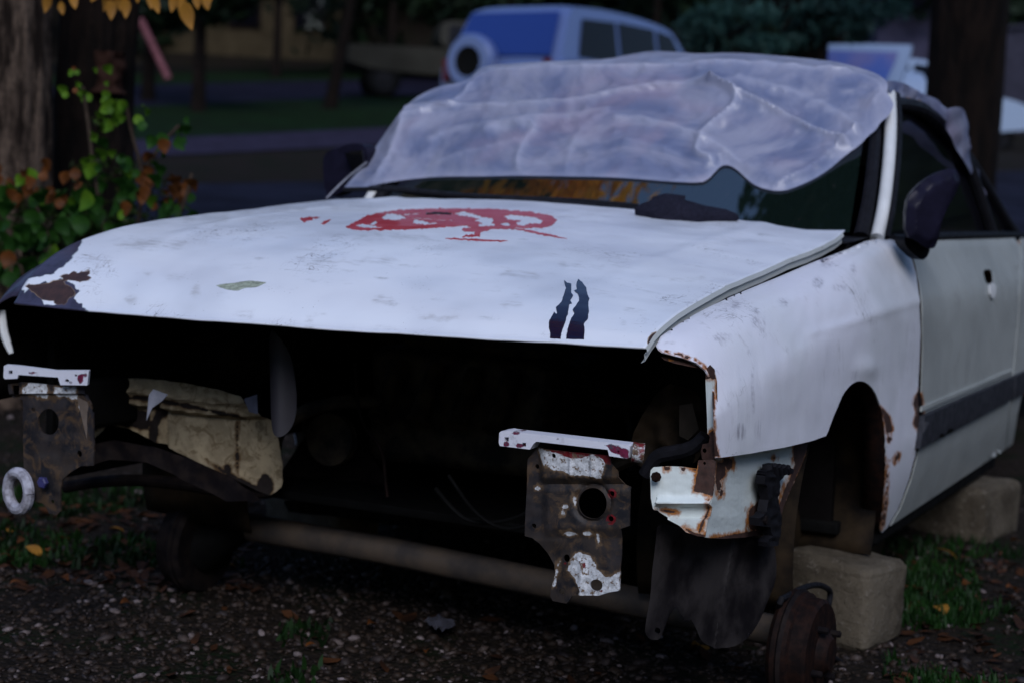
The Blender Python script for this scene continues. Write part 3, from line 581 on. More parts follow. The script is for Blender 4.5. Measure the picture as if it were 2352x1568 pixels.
hm = panel('mirror', chaikin([(742, 352), (775, 340), (800, 330), (832, 330), (842, 345), (846, 385), (836, 420), (800, 430), (780, 445), (748, 455), (742, 400)], 2), V2((-.86, 1.52), (-.72, 1.49)), M['mirror'], car, sp=9, back=(0, .06, 0)); hm['label'] = 'dark mirror housing on the far door'
panel('mirror_glass', [(790, 352), (832, 345), (836, 372), (812, 395)], V2((-.86, 1.50), (-.72, 1.47)), M['sideglass'], hm, sp=12, back=(0, .004, 0))
tube('tie_cord', [Y_(1.2)(750, 456), Y_(1.3)(795, 410), Y_(1.42)(842, 374)], .0028, simple('pale cord', (.3, .3, .34), .6), car, 6)

# ---- engine bay and front ends
BR = Y_(0.0)
def Bf(*a): return [cB(x) for x in a]
def brel(v2):
    k = 4096./2352.; cx = (v2[:, 0]*k-1900)/.5102; cy = (v2[:, 1]*k-1650)/.5102; h = np.zeros(len(v2))
    st = lambda a, b, t: np.clip((t-a)/(b-a), 0, 1)
    h += .010*(1-st(500, 560, cy))*st(500, 560, cx)          # upper lip stands proud
    h += .006*st(520, 580, cx)*st(560, 600, cy)*(1-st(900, 980, cy))
    for c in (770, 935): h += .004*np.exp(-((cx-c)/14)**2)*(cy < 500)
    h -= .006*np.exp(-((np.hypot(cx-930, (cy-705)*.95)-135)/18)**2)
    h -= .005*st(1000, 1100, cy)*(1-st(620, 740, cx))
    h += .004*np.exp(-((cx-835)/25)**2)*(cy > 1150)
    h += np.array([.0013*noise.noise(Vector((a*.012, b*.012, 5))) for a, b in zip(cx, cy)])
    return np.stack([0*h, -h, 0*h], -1)
br = panel('bracket', cB([(412, 360), (440, 330), (490, 270), (1080, 330), (1085, 390), (1135, 450), (1140, 500), (1175, 560), (1225, 580), (1225, 640), (1220, 880), (1150, 905), (1148, 1100), (1138, 1230), (1131, 1393), (1050, 1405), (970, 1432), (800, 1428), (760, 1434), (738, 1470), (715, 1495), (600, 1478), (580, 1440), (585, 1390), (620, 1260), (610, 1190), (560, 1100), (500, 1020), (450, 980), (390, 965), (392, 860), (405, 600)]), BR, M['bracket'], car,
    holes=Bf(ell(930, 705, 112, 120, 40), ell(1083, 628, 22, 22, 14), ell(1075, 825, 22, 22, 14), ell(635, 330, 17, 19, 12), ell(487, 420, 18, 20, 12), ell(463, 884, 18, 20, 12), ell(717, 1140, 27, 31, 18), ell(950, 1350, 50, 47, 24), ell(677, 1402, 24, 24, 14)), sp=4.2, step=4, back=(0, .004, 0), relief=brel,
    fields={'white': (Bf([(495, 272), (600, 290), (900, 320), (1040, 330), (1035, 400), (1020, 450), (1000, 512), (960, 510), (930, 495), (860, 480), (800, 490), (760, 475), (730, 455), (620, 442), (560, 400), (530, 350)], [(745, 1160), (722, 1230), (790, 1300), (820, 1400), (800, 1428), (970, 1432), (1131, 1395), (1135, 1245), (1090, 1265), (1045, 1290), (1000, 1275), (960, 1210), (900, 1120), (820, 1090), (780, 1110)], [(600, 1370), (620, 1260), (650, 1150), (665, 1170), (640, 1260), (625, 1360)], ell(722, 730, 28, 22), ell(702, 775, 14, 18), ell(785, 690, 10, 48), ell(750, 945, 52, 16), ell(880, 942, 34, 15), ell(968, 995, 10, 48), ell(495, 590, 25, 15)), []),
            'red': (Bf([(590, 280), (1085, 325), (1085, 400), (1045, 400), (1010, 350), (940, 322), (850, 352), (790, 348), (740, 342), (690, 318), (620, 305)], ell(1083, 628, 42, 42), ell(1075, 830, 42, 42), ell(855, 1195, 14, 24), ell(705, 1180, 14, 10), ell(990, 1395, 14, 10)), [])})
br['label'] = 'near frame bracket with one large round hole'
bar = panel('bumper_rail', cB([(190, 155), (205, 143), (255, 138), (270, 143), (600, 180), (1200, 250), (1215, 262), (1205, 352), (1190, 358), (1052, 337), (1040, 288), (520, 228), (480, 224), (460, 240), (430, 286), (195, 258), (186, 235)]), Y_(-.028), M['bar'], car, holes=Bf([(230, 190), (264, 190), (264, 224), (230, 224)], [(370, 232), (400, 234), (400, 267), (370, 264)], ell(1122, 303, 9, 10, 8)), sp=4, step=4, back=(0, .03, .001),
    fields={'red': (Bf(ell(320, 158, 30, 10), ell(243, 243, 20, 18), ell(345, 255, 30, 18), [(1020, 255), (1060, 245), (1130, 265), (1200, 290), (1205, 352), (1180, 352), (1130, 330), (1080, 320), (1050, 290)], ell(648, 203, 8, 6)), [])}); bar['label'] = 'chipped white rail end on the near bracket'
lathe('tube_end', [(0, .017), (.02, .017), (.02, .013), (0.0, .013)], onplane(*cB([(1232, 305)])[0], (0, -.02, 0), (0, 1, 0)), (.85, .35, -.05), M['bracket'], bar, 16)
lb = panel('bracket', cL([(205, 440), (110, 425), (95, 300), (210, 280), (760, 330), (780, 400), (810, 470), (840, 560), (835, 1030), (720, 1035), (620, 1100), (560, 1160), (545, 1240), (545, 1440), (510, 1475), (440, 1460), (410, 1400), (370, 1365), (300, 1350), (210, 1300)]), BR, M['bracket'], car, holes=[cL(ell(435, 640, 92, 118, 36)), cL(ell(715, 925, 22, 30, 14)), cL(ell(470, 1355, 15, 18, 10)), cL(ell(300, 530, 18, 20, 10)), cL([(130, 310), (190, 310), (195, 390), (135, 395)])], sp=5, step=4, back=(0, .004, 0),
    relief=lambda v: np.array([[0, -(.012*min(1, max(0, (a-50*0-190)/60))*0+.008*(b < 905)+.003*noise.noise(Vector((a*.04, b*.04, 1)))), 0] for a, b in v]),
    fields={'white': ([cL(p) for p in ([(225, 330), (330, 268), (440, 285), (450, 320), (430, 430), (340, 410), (240, 390)], [(510, 330), (705, 320), (690, 445), (600, 420), (500, 400)], ell(725, 500, 28, 35))], []), 'red': ([[(-90, -90), (-80, -90), (-80, -80)]], [])})
lb['label'] = 'far frame bracket with rounded lower tongue'
panel('side_flange', cL([(690, 420), (800, 470), (842, 560), (836, 1035), (775, 1035), (780, 800), (740, 640)]), V2((-.50, -.004), (-.46, .02)), simple('tan grimy steel', (.13, .10, .08), .7, scale=12), lb, sp=8)
b2 = panel('bumper_rail', cL([(35, 140), (50, 132), (180, 142), (500, 183), (795, 183), (782, 312), (540, 310), (520, 242), (165, 218), (155, 252), (45, 257), (30, 240)]), Y_(-.028), M['bar'], car, holes=[cL([(78, 180), (112, 180), (112, 215), (78, 215)]), cL(ell(600, 272, 20, 16, 10)), cL([(670, 215), (690, 215), (690, 235), (670, 235)])], sp=5, step=4, back=(-.004, .010, .001), fields={'red': ([cL([(690, 220), (745, 215), (750, 270), (715, 300), (700, 255)]), cL(ell(640, 290, 14, 14)), cL(ell(770, 240, 8, 30)), cL(ell(300, 200, 40, 5))], [])}); b2['label'] = 'chipped white rail end on the far bracket'
# towing eye
c0 = np.array(onplane(*cL([(165, 1260)])[0], (0, -.01, 0), (0, 1, 0))); rr = .036
tp = [c0+np.array((rr*math.cos(a), -.25*rr*math.cos(a), rr*1.05*math.sin(a))) for a in np.linspace(0, 2*math.pi, 25)]
tube('towing_eye', tp, .012, M['steel'], car, 10, 0)
lathe('bolt_head', [(0, .012), (.008, .012), (.010, .009), (.010, .0)], onplane(*cL([(395, 1180)])[0], (0, -.012, 0), (0, 1, 0)), (0, -1, 0), simple('navy bolt', (.05, .05, .16), .4), lb, 6)

# rusty corner valance
inner = panel('front_valance', cQ([(148, 290), (152, 262), (168, 246), (250, 240), (330, 243), (425, 256), (432, 205), (520, 202), (534, 215), (528, 330), (516, 420), (490, 540), (472, 655), (430, 652), (360, 628), (320, 590), (240, 548), (190, 515), (165, 490), (152, 430)]), V2((.68, .02), (.80, .045)), M['valance'], car, sp=4.5, step=4, back=(0, .003, 0), holes=[cQ(ell(468, 148+75, 9, 10, 8))],
    relief=lambda v: np.array([[0, -(.012*math.exp(-((b-(1151+.02*(a-1530)))/9)**2)*(a > 1510)-.010*(b > 1153)*min(1, (b-1153)/12)*(1 if b < 1190 else 0)*(a > 1505)+.001*noise.noise(Vector((a*.06, b*.06, 1)))), 0] for a, b in v]),
    fields={'rust': ([cQ(p) for p in ([(415, 330), (430, 270), (430, 200), (536, 200), (530, 300), (520, 418), (490, 405), (405, 388)], [(228, 240), (268, 242), (262, 262), (232, 268)], [(325, 243), (362, 246), (355, 275), (330, 270)], [(370, 250), (420, 256), (418, 268), (385, 262)], [(500, 420), (506, 425), (470, 560), (440, 640), (430, 640), (460, 540)], [(190, 500), (250, 505), (300, 520), (250, 520), (200, 512)], [(430, 640), (475, 640), (472, 660), (400, 648), (340, 605), (350, 600)])], [])})
outer = panel('side_valance', cQ([(524, 208), (540, 190), (770, 148), (900, 125), (985, 108), (1086, 104), (1062, 180), (1000, 330), (950, 440), (910, 560), (870, 615), (830, 640), (700, 660), (560, 668), (478, 660), (471, 652), (490, 540), (516, 420), (528, 330)]), X_(.797), M['valance'], car, sp=5, step=4, back=(-.003, 0, 0),
    relief=lambda v: np.array([[.002*noise.noise(Vector((a*.03, b*.03, 1)))+.0012*noise.noise(Vector((a*.2, b*.2, 1))), 0, 0] for a, b in v]),
    fields={'rust': ([cQ(p) for p in ([(545, 215), (590, 222), (592, 290), (560, 330), (572, 360), (545, 400), (535, 330)], [(585, 192), (632, 195), (630, 245), (605, 268), (590, 235)], [(552, 385), (582, 378), (578, 405), (565, 420)], [(800, 400), (830, 395), (840, 500), (820, 560), (820, 615), (735, 610), (728, 500), (760, 470), (785, 450)], [(992, 115), (1090, 100), (1050, 210), (1000, 330), (950, 445), (900, 600), (880, 560), (930, 400), (985, 285), (1002, 230), (990, 170)], [(850, 600), (800, 650), (700, 668), (560, 675), (500, 668), (600, 648), (730, 625)], ell(815, 310, 6, 40), ell(880, 190, 7, 7))], [])})
lathe('valance_bolt', [(0, .009), (.004, .009), (.004, .005), (.012, .005), (.012, 0)], onplane(*cQ([(186, 302)])[0], (0, .015, 0), (0, 1, 0)), (0, -1, 0), M['rust'], inner, 8)
# black bracket arm on the corner
Lx = X_(.825)
arm = panel('bumper_guide', cQ([(815, 300), (830, 270), (862, 262), (868, 235), (900, 225), (940, 232), (995, 258), (985, 285), (940, 292), (920, 330), (905, 420), (925, 560), (910, 705), (840, 715), (838, 690), (870, 650), (860, 600), (780, 590), (778, 545), (800, 515), (835, 510), (845, 440), (838, 360), (815, 345)]), Lx, M['black'], car, sp=5, step=4, back=(-.018, 0, 0), relief=lambda v: np.array([[.008*math.exp(-((a-1746)/9)**2)+.004*noise.noise(Vector((a*.08, b*.08, 1))), 0, 0] for a, b in v]))
for i in range(4): tube('guide_rib', [Lx(*cQ([(880+i*26, 232+i*4)])[0]), Lx(*cQ([(888+i*26, 285-i*2)])[0])], .006, M['black'], arm, 8)
lathe('guide_bolt', [(0, .013), (.006, .013), (.006, .008), (.012, .008), (.012, 0)], Lx(*cQ([(800, 553)])[0]), (1, 0, 0), M['darkrust'], arm, 8)
# hanging splash guard
sg_ = V2((.70, .06), (.80, .44))
splash = panel('splash_guard', chaikin(cQ([(185, 640), (190, 585), (240, 585), (400, 625), (560, 660), (800, 655), (850, 715), (900, 705), (918, 850), (905, 930), (860, 1020), (810, 1130), (760, 1210), (700, 1275), (620, 1312), (530, 1310), (470, 1290), (440, 1250), (410, 1180), (385, 1138), (372, 1158), (362, 1138), (352, 1155), (345, 1128), (320, 1100), (295, 1064), (255, 1130), (225, 1210), (205, 1265), (150, 1260), (120, 1225), (125, 1170), (150, 1000), (165, 800)]), 1), sg_, M['liner'], car, holes=[cQ(ell(193, 1208, 18, 20, 16))], sp=8, step=5, back=(0, .004, 0),
    relief=lambda v: np.array([[-.012*max(0, (a-1700)/110)**2, -.012*math.exp(-((a-(1680-.18*(b-1300)))/6)**2)+.004*noise.noise(Vector((a*.015, b*.015, 1))), 0] for a, b in v]))
# wheel well seen through the arch
def well(u, v):
    a = math.pi*(-.12+1.24*u); r = .36-.03*(1-v); return (.80-.32*v, .90-r*math.cos(a), .32+r*1.0*math.sin(a))
wl = grid('wheel_well', well, 40, 8, M['linerb'], car, thick=.004)
grid('wheel_well', lambda u, v: (-well(u, v)[0], *well(u, v)[1:]), 40, 8, M['linerb'], car, thick=.004)
panel('inner_apron', [(1770, 1000), (1900, 860), (2000, 850), (2060, 950), (2060, 1180), (2010, 1290), (1960, 1325), (1850, 1330), (1800, 1318), (1770, 1250)], X_(.62), M['linerb'], car, sp=14, back=(-.004, 0, 0), relief=lambda v: np.array([[.02*noise.noise(Vector((a*.012, b*.012, 1)))+.006*noise.noise(Vector((a*.05, b*.05, 1))), 0, 0] for a, b in v]))
tube('brake_pipe', [X_(.70)(x, y) for x, y in [(1985, 1130), (1965, 1180), (1960, 1230), (1945, 1262)]], .007, M['concrete'], car, 8)
# far side inner structure
bg_ = paint
def yrel(s, f, d=1): return lambda v: np.array([[0, d*s*noise.noise(Vector((a*f, b*f, 2))), 0] for a, b in v])
def aprel(v2):
    st = lambda a, b, t: np.clip((t-a)/(b-a), 0, 1); x, y = v2[:, 0], v2[:, 1]; rail = 896+.06*(x-205)+22*np.clip((x-205)/300, 0, 1)
    h = -.030*(1-st(0, 9, y-rail-14))-.012*np.exp(-((y-rail+16)/6)**2)+.05*np.clip((x-480)/150, 0, 1)**2+.02*np.exp(-((x-372)/9)**2)*(y > 925)
    h += np.array([.004*noise.noise(Vector((a*.015, b*.015, 2)))+.0008*noise.noise(Vector((a*.07, b*.05, 2))) for a, b in v2]); return np.stack([0*h, h, 0*h], -1)
panel('inner_apron', jitter(resample([(205, 872), (280, 866), (350, 866), (440, 876), (520, 892), (562, 908), (596, 950), (614, 1010), (622, 1070), (620, 1125), (600, 1142), (570, 1125), (520, 1090), (450, 1058), (400, 1034), (348, 1010), (300, 985), (250, 975), (225, 1000), (205, 1015)], 6), 2, .06), V2((-.62, .36), (-.28, .42)), M['beige'], car, sp=6, step=5, relief=aprel,
      fields={'rust': ([[(340, 1012), (348, 965), (362, 935), (385, 918), (402, 914), (380, 934), (364, 962), (358, 1018)], [(205, 925), (235, 930), (300, 938), (345, 945), (340, 985), (260, 975), (205, 990)], [(205, 912), (340, 905), (440, 920), (560, 950), (560, 957), (440, 932), (340, 914), (205, 922)], ell(592, 1120, 14, 30), ell(540, 1030, 3, 60), ell(520, 1075, 8, 12), [(470, 1050), (560, 1108), (600, 1140), (560, 1125)]], [])})  # besides stains, this rust field paints the dark inside the arch slot
panel('rail_underside', [(205, 1020), (260, 1010), (350, 1025), (440, 1055), (520, 1090), (580, 1130), (600, 1150), (520, 1150), (420, 1100), (340, 1060), (250, 1055), (205, 1070)], V2((-.52, .28), (-.25, .33)), M['darkrust'], car, sp=10, relief=yrel(.012, .02))
panel('radiator_post', chaikin([(622, 765), (640, 755), (672, 800), (682, 900), (680, 965), (665, 1000), (640, 1000), (628, 960), (625, 880), (616, 800)], 2), V2((-.18, .18), (-.08, .2)), paint('grey radiator post', (.022, .020, .026), .5, (), dirt=1, dirtcol=(.02, .02, .025), streak=(60, 60, 5)), car, sp=7, relief=lambda v: np.array([[0, -.02*math.cos((a-650)/30*1.5), 0] for a, b in v]))
panel('clip', [(342, 905), (352, 893), (385, 905), (372, 920), (350, 935), (336, 965)], V2((-.55, .2), (-.40, .2)), simple('pale clip', (.35, .36, .42), .5), car, sp=9)
panel('clip', [(560, 915), (590, 905), (592, 950), (572, 945)], V2((-.35, .3), (-.25, .3)), simple('dull clip', (.10, .11, .16), .5), car, sp=9)
tube('anti_roll_bar', [onplane(x, y, (0, .45, 0), (0, 1, 0)) for x, y in [(150, 1118), (220, 1105), (320, 1100), (420, 1110), (500, 1125), (620, 1130)]], .014, M['darkrust'], car, 10)
panel('strut_tower', chaikin([(680, 1010), (740, 985), (800, 1000), (860, 1050), (900, 1120), (860, 1150), (780, 1165), (700, 1150), (650, 1120)], 2), V2((-.3, .7), (.1, .75)), M['darkrust'], car, sp=14, relief=yrel(.05, .01))
panel('torn_bag', [(720, 1090), (745, 1060), (775, 1100), (800, 1130), (815, 1155), (780, 1165), (735, 1150), (700, 1140)], V2((-.25, .75), (.1, .75)), simple('blue grey rag', (.06, .065, .10), .6), car, sp=9, relief=yrel(.03, .04))
panel('cross_member', [(650, 1150), (720, 1140), (800, 1165), (900, 1180), (1100, 1200), (1180, 1150), (1220, 1190), (1220, 1230), (1000, 1215), (800, 1190), (660, 1175)], V2((-.3, .9), (.4, .85)), M['darkrust'], car, sp=14, relief=yrel(.03, .015))
# near side inner wing seen past the bracket
panel('inner_wing', [(1440, 1030), (1470, 960), (1500, 910), (1540, 880), (1600, 900), (1625, 960), (1625, 1010), (1600, 1060), (1520, 1080), (1440, 1060)], V2((.60, .22), (.76, .22)), M['linerb'], car, sp=9, relief=yrel(.03, .02))
panel('lamp_tray', [(1560, 930), (1590, 925), (1605, 985), (1580, 1010), (1560, 1000)], V2((.6, .16), (.8, .16)), simple('dusty tray', (.022, .018, .014), .7), car, sp=8)
tube('bonnet_catch_arm', [onplane(x, y, (0, .12, 0), (0, 1, 0)) for x, y in [(1620, 1000), (1590, 1030), (1540, 1040), (1510, 1045), (1490, 1075), (1480, 1090)]], [.012, .013, .014, .013, .012], M['black'], car, 9)
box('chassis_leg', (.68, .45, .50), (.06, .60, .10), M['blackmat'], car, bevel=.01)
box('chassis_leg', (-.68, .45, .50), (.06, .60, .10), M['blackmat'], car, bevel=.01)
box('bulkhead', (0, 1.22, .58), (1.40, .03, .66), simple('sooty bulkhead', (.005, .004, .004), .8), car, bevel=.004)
M['soot'] = simple('oily casting', (.055, .040, .024), .6, col2=(.006, .005, .004), scale=18, spec=.3)
box('engine_block', (-.02, .84, .50), (.46, .34, .26), M['soot'], car, bevel=.03, noise_amp=.01, sub=2)
box('rocker_cover', (-.02, .82, .66), (.40, .16, .07), M['soot'], car, rot=(R_(8), 0, 0), bevel=.025)
for k in range(4): lathe('inlet_runner', [(0, .022), (.12, .022), (.14, .03), (.14, 0)], (-.16+k*.095, .66, .60), (0, -.4, -.6), M['soot'], car, 16)
lathe('belt_pulley', [(0, .01), (0, .06), (.012, .054), (.024, .06), (.024, 0)], (-.30, .62, .42), (0, -1, 0), M['soot'], car, 24)
box('battery_tray', (.42, .72, .56), (.20, .16, .015), M['rust'], car, bevel=.004)
box('relay_box', (-.36, 1.12, .66), (.22, .10, .14), M['soot'], car, bevel=.015)
tube('hose', [(-.42, .55, .36), (-.36, .48, .46), (-.25, .50, .52), (-.16, .60, .52)], .016, M['soot'], car, 9)
tube('hose', [(.22, .6, .34), (.30, .5, .42), (.42, .5, .44), (.50, .6, .50)], .014, M['soot'], car, 9)
tube('wiring_loom', [(-.6, 1.1, .70), (-.3, 1.05, .74), (.1, 1.04, .72), (.4, 1.08, .70), (.6, 1.1, .62)], .010, M['soot'], car, 7)
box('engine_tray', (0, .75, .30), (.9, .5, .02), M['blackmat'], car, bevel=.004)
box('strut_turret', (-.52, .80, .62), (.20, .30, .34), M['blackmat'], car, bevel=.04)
box('strut_turret', (.52, .80, .62), (.20, .30, .34), M['blackmat'], car, bevel=.04)
lathe('air_cleaner', [(0, 0), (0, .15), (.05, .16), (.06, .05), (.07, 0)], (.1, .75, .66), (0, 0, 1), simple('sooty casting', (.03, .025, .022), .6), car, 28)
tube('hose', [(.1, .7, .45), (.12, .72, .56), (.2, .75, .60), (.34, .82, .55), (.36, .8, .4)], .014, M['black'], car, 9)
tube('cable', [onplane(x, y, (0, .5, 0), (0, 1, 0)) for x, y in [(815, 830), (820, 920), (835, 980), (880, 1030), (885, 1100), (890, 1140)]], .004, M['rust'], car, 6)
tube('cable', [onplane(x, y, (0, .35, 0), (0, 1, 0)) for x, y in [(1000, 1120), (1040, 1170), (1080, 1200), (1150, 1200), (1215, 1178), (1225, 1150)]], .005, M['blackmat'], car, 6)
tube('cable', [onplane(x, y, (0, .33, 0), (0, 1, 0)) for x, y in [(1030, 1090), (1090, 1180), (1160, 1220), (1230, 1200)]], .004, M['blackmat'], car, 6)

# ------------------------------------------------------------------ plastic sheet
EDY = [(0, 1.27), (.03, 1.305), (.09, 1.35), (.18, 1.39), (.33, 1.42), (.6, 1.395), (.9, 1.31), (1.2, 1.18), (1.6, 1.0)]
EDY = chaikin(EDY, 2, False)
def env(u, v):
    x = -1.3+2.6*u; ax = min(abs(x)/.70, 1.2); cv = -.14*(1-(ax*.70/.72)**2)
    if v < .5: z = .85+.42*v*2; return (x, 1.40+(z-.93)/.89+cv-.008-.040*min(1, max(0, (abs(x)-.56)/.10)), z)
    t = (v-.5)*2*(len(EDY)-1); k = min(len(EDY)-2, int(t)); p = EDY[k]*(1-(t-k))+EDY[k+1]*(t-k)
    return (x, 1.40+(1.27-.93)/.89+cv-.008-.040*min(1, max(0, (abs(x)-.56)/.10))+p[0], p[1]-.035*max(0, ax-.5)**2)
EV = [Vector(env(u, v)) for v in np.linspace(0, 1, 90) for u in np.linspace(0, 1, 50)]
EF = [(j*50+i, j*50+i+1, (j+1)*50+i+1, (j+1)*50+i) for j in range(89) for i in range(49)]
bvh_e = BVHTree.FromPolygons(EV, EF)
def onenv(px, py):
    d = Vector(ray(px, py)); h = bvh_e.ray_cast(Vector(CAM), d)
    if h[0] is not None: return np.array(h[0])
    p = onplane(px, py, (0, 1.98, 0), (0, 1, 0)); return p
FOLDS = [  # polyline, height m, width px
 ([(880, 310), (960, 275), (1020, 255), (1180, 250), (1330, 240), (1440, 215), (1580, 195), (1640, 205)], .018, 10),
 ([(1640, 205), (1760, 255), (1880, 310), (1950, 335)], .022, 9),
 ([(1640, 205), (1690, 225), (1700, 250), (1640, 290), (1610, 330), (1600, 360), (1640, 375)], .020, 14),
 ([(1420, 285), (1480, 280), (1560, 300), (1650, 340), (1700, 380)], .014, 12),
 ([(990, 330), (1060, 300), (1130, 300), (1240, 280), (1400, 265)], .012, 12),
 ([(1120, 310), (1200, 290), (1240, 300), (1200, 340), (1190, 390)], .014, 14),
 ([(930, 270), (990, 255), (1040, 258), (1060, 235), (1090, 190), (1110, 175)], .016, 9),
 ([(1000, 380), (1060, 360), (1120, 350), (1200, 330)], .008, 8),
 ([(1440, 330), (1520, 345), (1560, 360)], .008, 10),
 ([(860, 420), (900, 360), (930, 300), (950, 250)], .016, 12),
 ([(1990, 330), (1960, 290), (1900, 250), (1820, 215), (1700, 190)], .012, 16),
 ([(2010, 240), (2030, 210), (2020, 190), (1940, 165)], .012, 10),
 ([(1780, 430), (1850, 400), (1920, 350), (1970, 300)], .010, 9),
 ([(1120, 165), (1300, 158), (1500, 160), (1700, 150), (1950, 170)], .016, 8),
 ([(1300, 400), (1310, 350), (1340, 300), (1400, 270)], .007, 12)]
nE = np.array([0, -.75, .66])
def shrel(v2):
    h = np.zeros(len(v2))
    for pl, a, wd in FOLDS:
        d = polyd(v2, pl); h += a*(np.exp(-(d/(wd*.45))**2)*.30+np.exp(-np.abs(d)/(wd*2.4))*.85)
    for i, (x, y) in enumerate(v2):
        h[i] += .008*noise.noise(Vector((x*.006, y*.011, 1)))+.013*(.3-abs(noise.noise(Vector((x*.011+y*.012, y*.022-x*.005, 5)))))+.007*(.3-abs(noise.noise(Vector((x*.02-y*.02, y*.035+x*.012, 9)))))+.0015*noise.noise(Vector((x*.05, y*.05, 7)))
    h *= np.clip(sdf(v2, [so])/24, .04, 1)
    return nE[None, :]*h[:, None]
so = [(784, 440), (800, 420), (835, 380), (858, 345), (890, 300), (920, 258), (950, 228), (985, 208), (1020, 196), (1052, 192), (1078, 182), (1088, 172), (1100, 160), (1125, 150), (1160, 148), (1230, 143), (1320, 139), (1400, 136), (1440, 126), (1500, 117), (1560, 120), (1600, 124), (1680, 121), (1760, 126), (1850, 134), (1920, 142), (1980, 158), (2015, 170), (2036, 186), (2040, 200), (2036, 212), (2050, 232), (2053, 246), (2040, 268), (2022, 282), (2012, 300), (1995, 312), (1975, 335), (1950, 352), (1930, 368), (1905, 390), (1870, 412), (1835, 428), (1800, 440), (1770, 438), (1740, 430), (1715, 412), (1695, 392), (1675, 380), (1658, 381), (1645, 393), (1628, 412), (1610, 421), (1540, 418), (1460, 411), (1380, 407), (1300, 406), (1200, 404), (1100, 406), (1010, 406), (940, 412), (880, 421), (830, 432)]
sheet = empty('plastic_sheet', (0, 1.6, 1.1), 'crumpled translucent plastic sheet draped over the windscreen and roof of the wreck', 'plastic sheet')
fold_lightv = {}
def shrel2(v2):
    h = np.zeros(len(v2))
    for pl, a, wd in FOLDS: h = np.maximum(h, (a/.022)*np.exp(-(polyd(v2, pl)/(wd*.55))**2))
    e_ = np.exp(-np.abs(sdf(v2, [so])-3)/7)*.7; fold_lightv['v'] = np.clip(np.maximum(h, e_)+.35*np.clip((185-v2[:, 1])/25, 0, 1), 0, 1); return shrel(v2)  # ridges paler as doubled film; roof band's light from above painted in
o = panel('front_drape', chaikin(so, 1), onenv, M['sheet'], sheet, sp=6, step=5, back=(0, .0006, 0), relief=shrel2)
attr(o, 'fold_light', np.concatenate([fold_lightv['v']]*2))
def rd(u, v):
    y = 1.93+1.22*v; x = (u*2-1)*(.635+.04*v)*1.0; zc = interp(y, [(1.8, 1.345), (2.1, 1.372), (2.4, 1.335), (2.7, 1.245), (3.0, 1.11), (3.3, .97)]); e_ = abs(2*u-1)
    z = zc-.04*e_**2-.05*max(0, e_-.9)/.1*(.8+.9*noise.noise(Vector((y*5, 0, 0))))
    return (x, y, z+.007*noise.noise(Vector((x*5, y*4, 0)))+.005*noise.noise(Vector((x*3, y*14, 4))))
grid('roof_drape', rd, 60, 60, M['sheet'], sheet)
panel('side_drape', chaikin([(2034, 186), (2060, 186), (2085, 195), (2105, 208), (2120, 216), (2140, 222), (2162, 240), (2185, 262), (2205, 285), (2222, 312), (2238, 345), (2222, 336), (2200, 312), (2180, 296), (2162, 290), (2152, 304), (2146, 286), (2138, 272), (2110, 262), (2080, 246), (2058, 236), (2048, 228)], 1), V2((.625, 1.85), (.665, 2.5)), M['sheet'], sheet, sp=7, relief=lambda v: np.array([[.012*noise.noise(Vector((a*.05, b*.03, 1))), 0, 0] for a, b in v]), back=(-.0006, 0, 0))
panel('rear_flap', chaikin([(2168, 268), (2178, 252), (2192, 246), (2208, 247), (2219, 258), (2223, 290), (2223, 340), (2236, 380), (2262, 430), (2288, 474), (2255, 440), (2225, 390), (2198, 345), (2180, 305)], 1), X_(.70), M['sheet'], sheet, sp=9, relief=lambda v: np.array([[.03*noise.noise(Vector((a*.03, b*.02, 1))), 0, 0] for a, b in v]), back=(-.0006, 0, 0))

# towel on the hood
ca = onhood(1552, 505); cA = Vector((ca[0], ca[1]+.05, ca[2]+.012)); V = []
for j in range(25):
    for k in range(48):
        a, b = 2*math.pi*k/48, math.pi*(j/24-.5); w_ = 1+.16*math.sin(a*2+.6)+.10*math.sin(a*3)
        p = Vector((.098*w_*math.cos(a)*math.cos(b)**.6, .065*math.sin(a)*math.cos(b)**.6, .030*math.sin(b)*(1.1-.35*math.cos(a))))
        nn = noise.noise(p*22+Vector((3, 0, 0)))*.020+noise.noise(p*55)*.008+noise.noise(p*150)*.002; q_ = p*(1+nn*9); q_.z = max(q_.z, -.012); V.append(cA+Euler((.1, .05, .35)).to_matrix() @ q_)
Fc = [(j*48+k, j*48+(k+1) % 48, (j+1)*48+(k+1) % 48, (j+1)*48+k) for j in range(24) for k in range(48)]
tag(mesh_obj('towel', V, Fc, M['cloth'], None, sharp=None), 'crumpled black towel lying on the hood below the windscreen', 'towel')

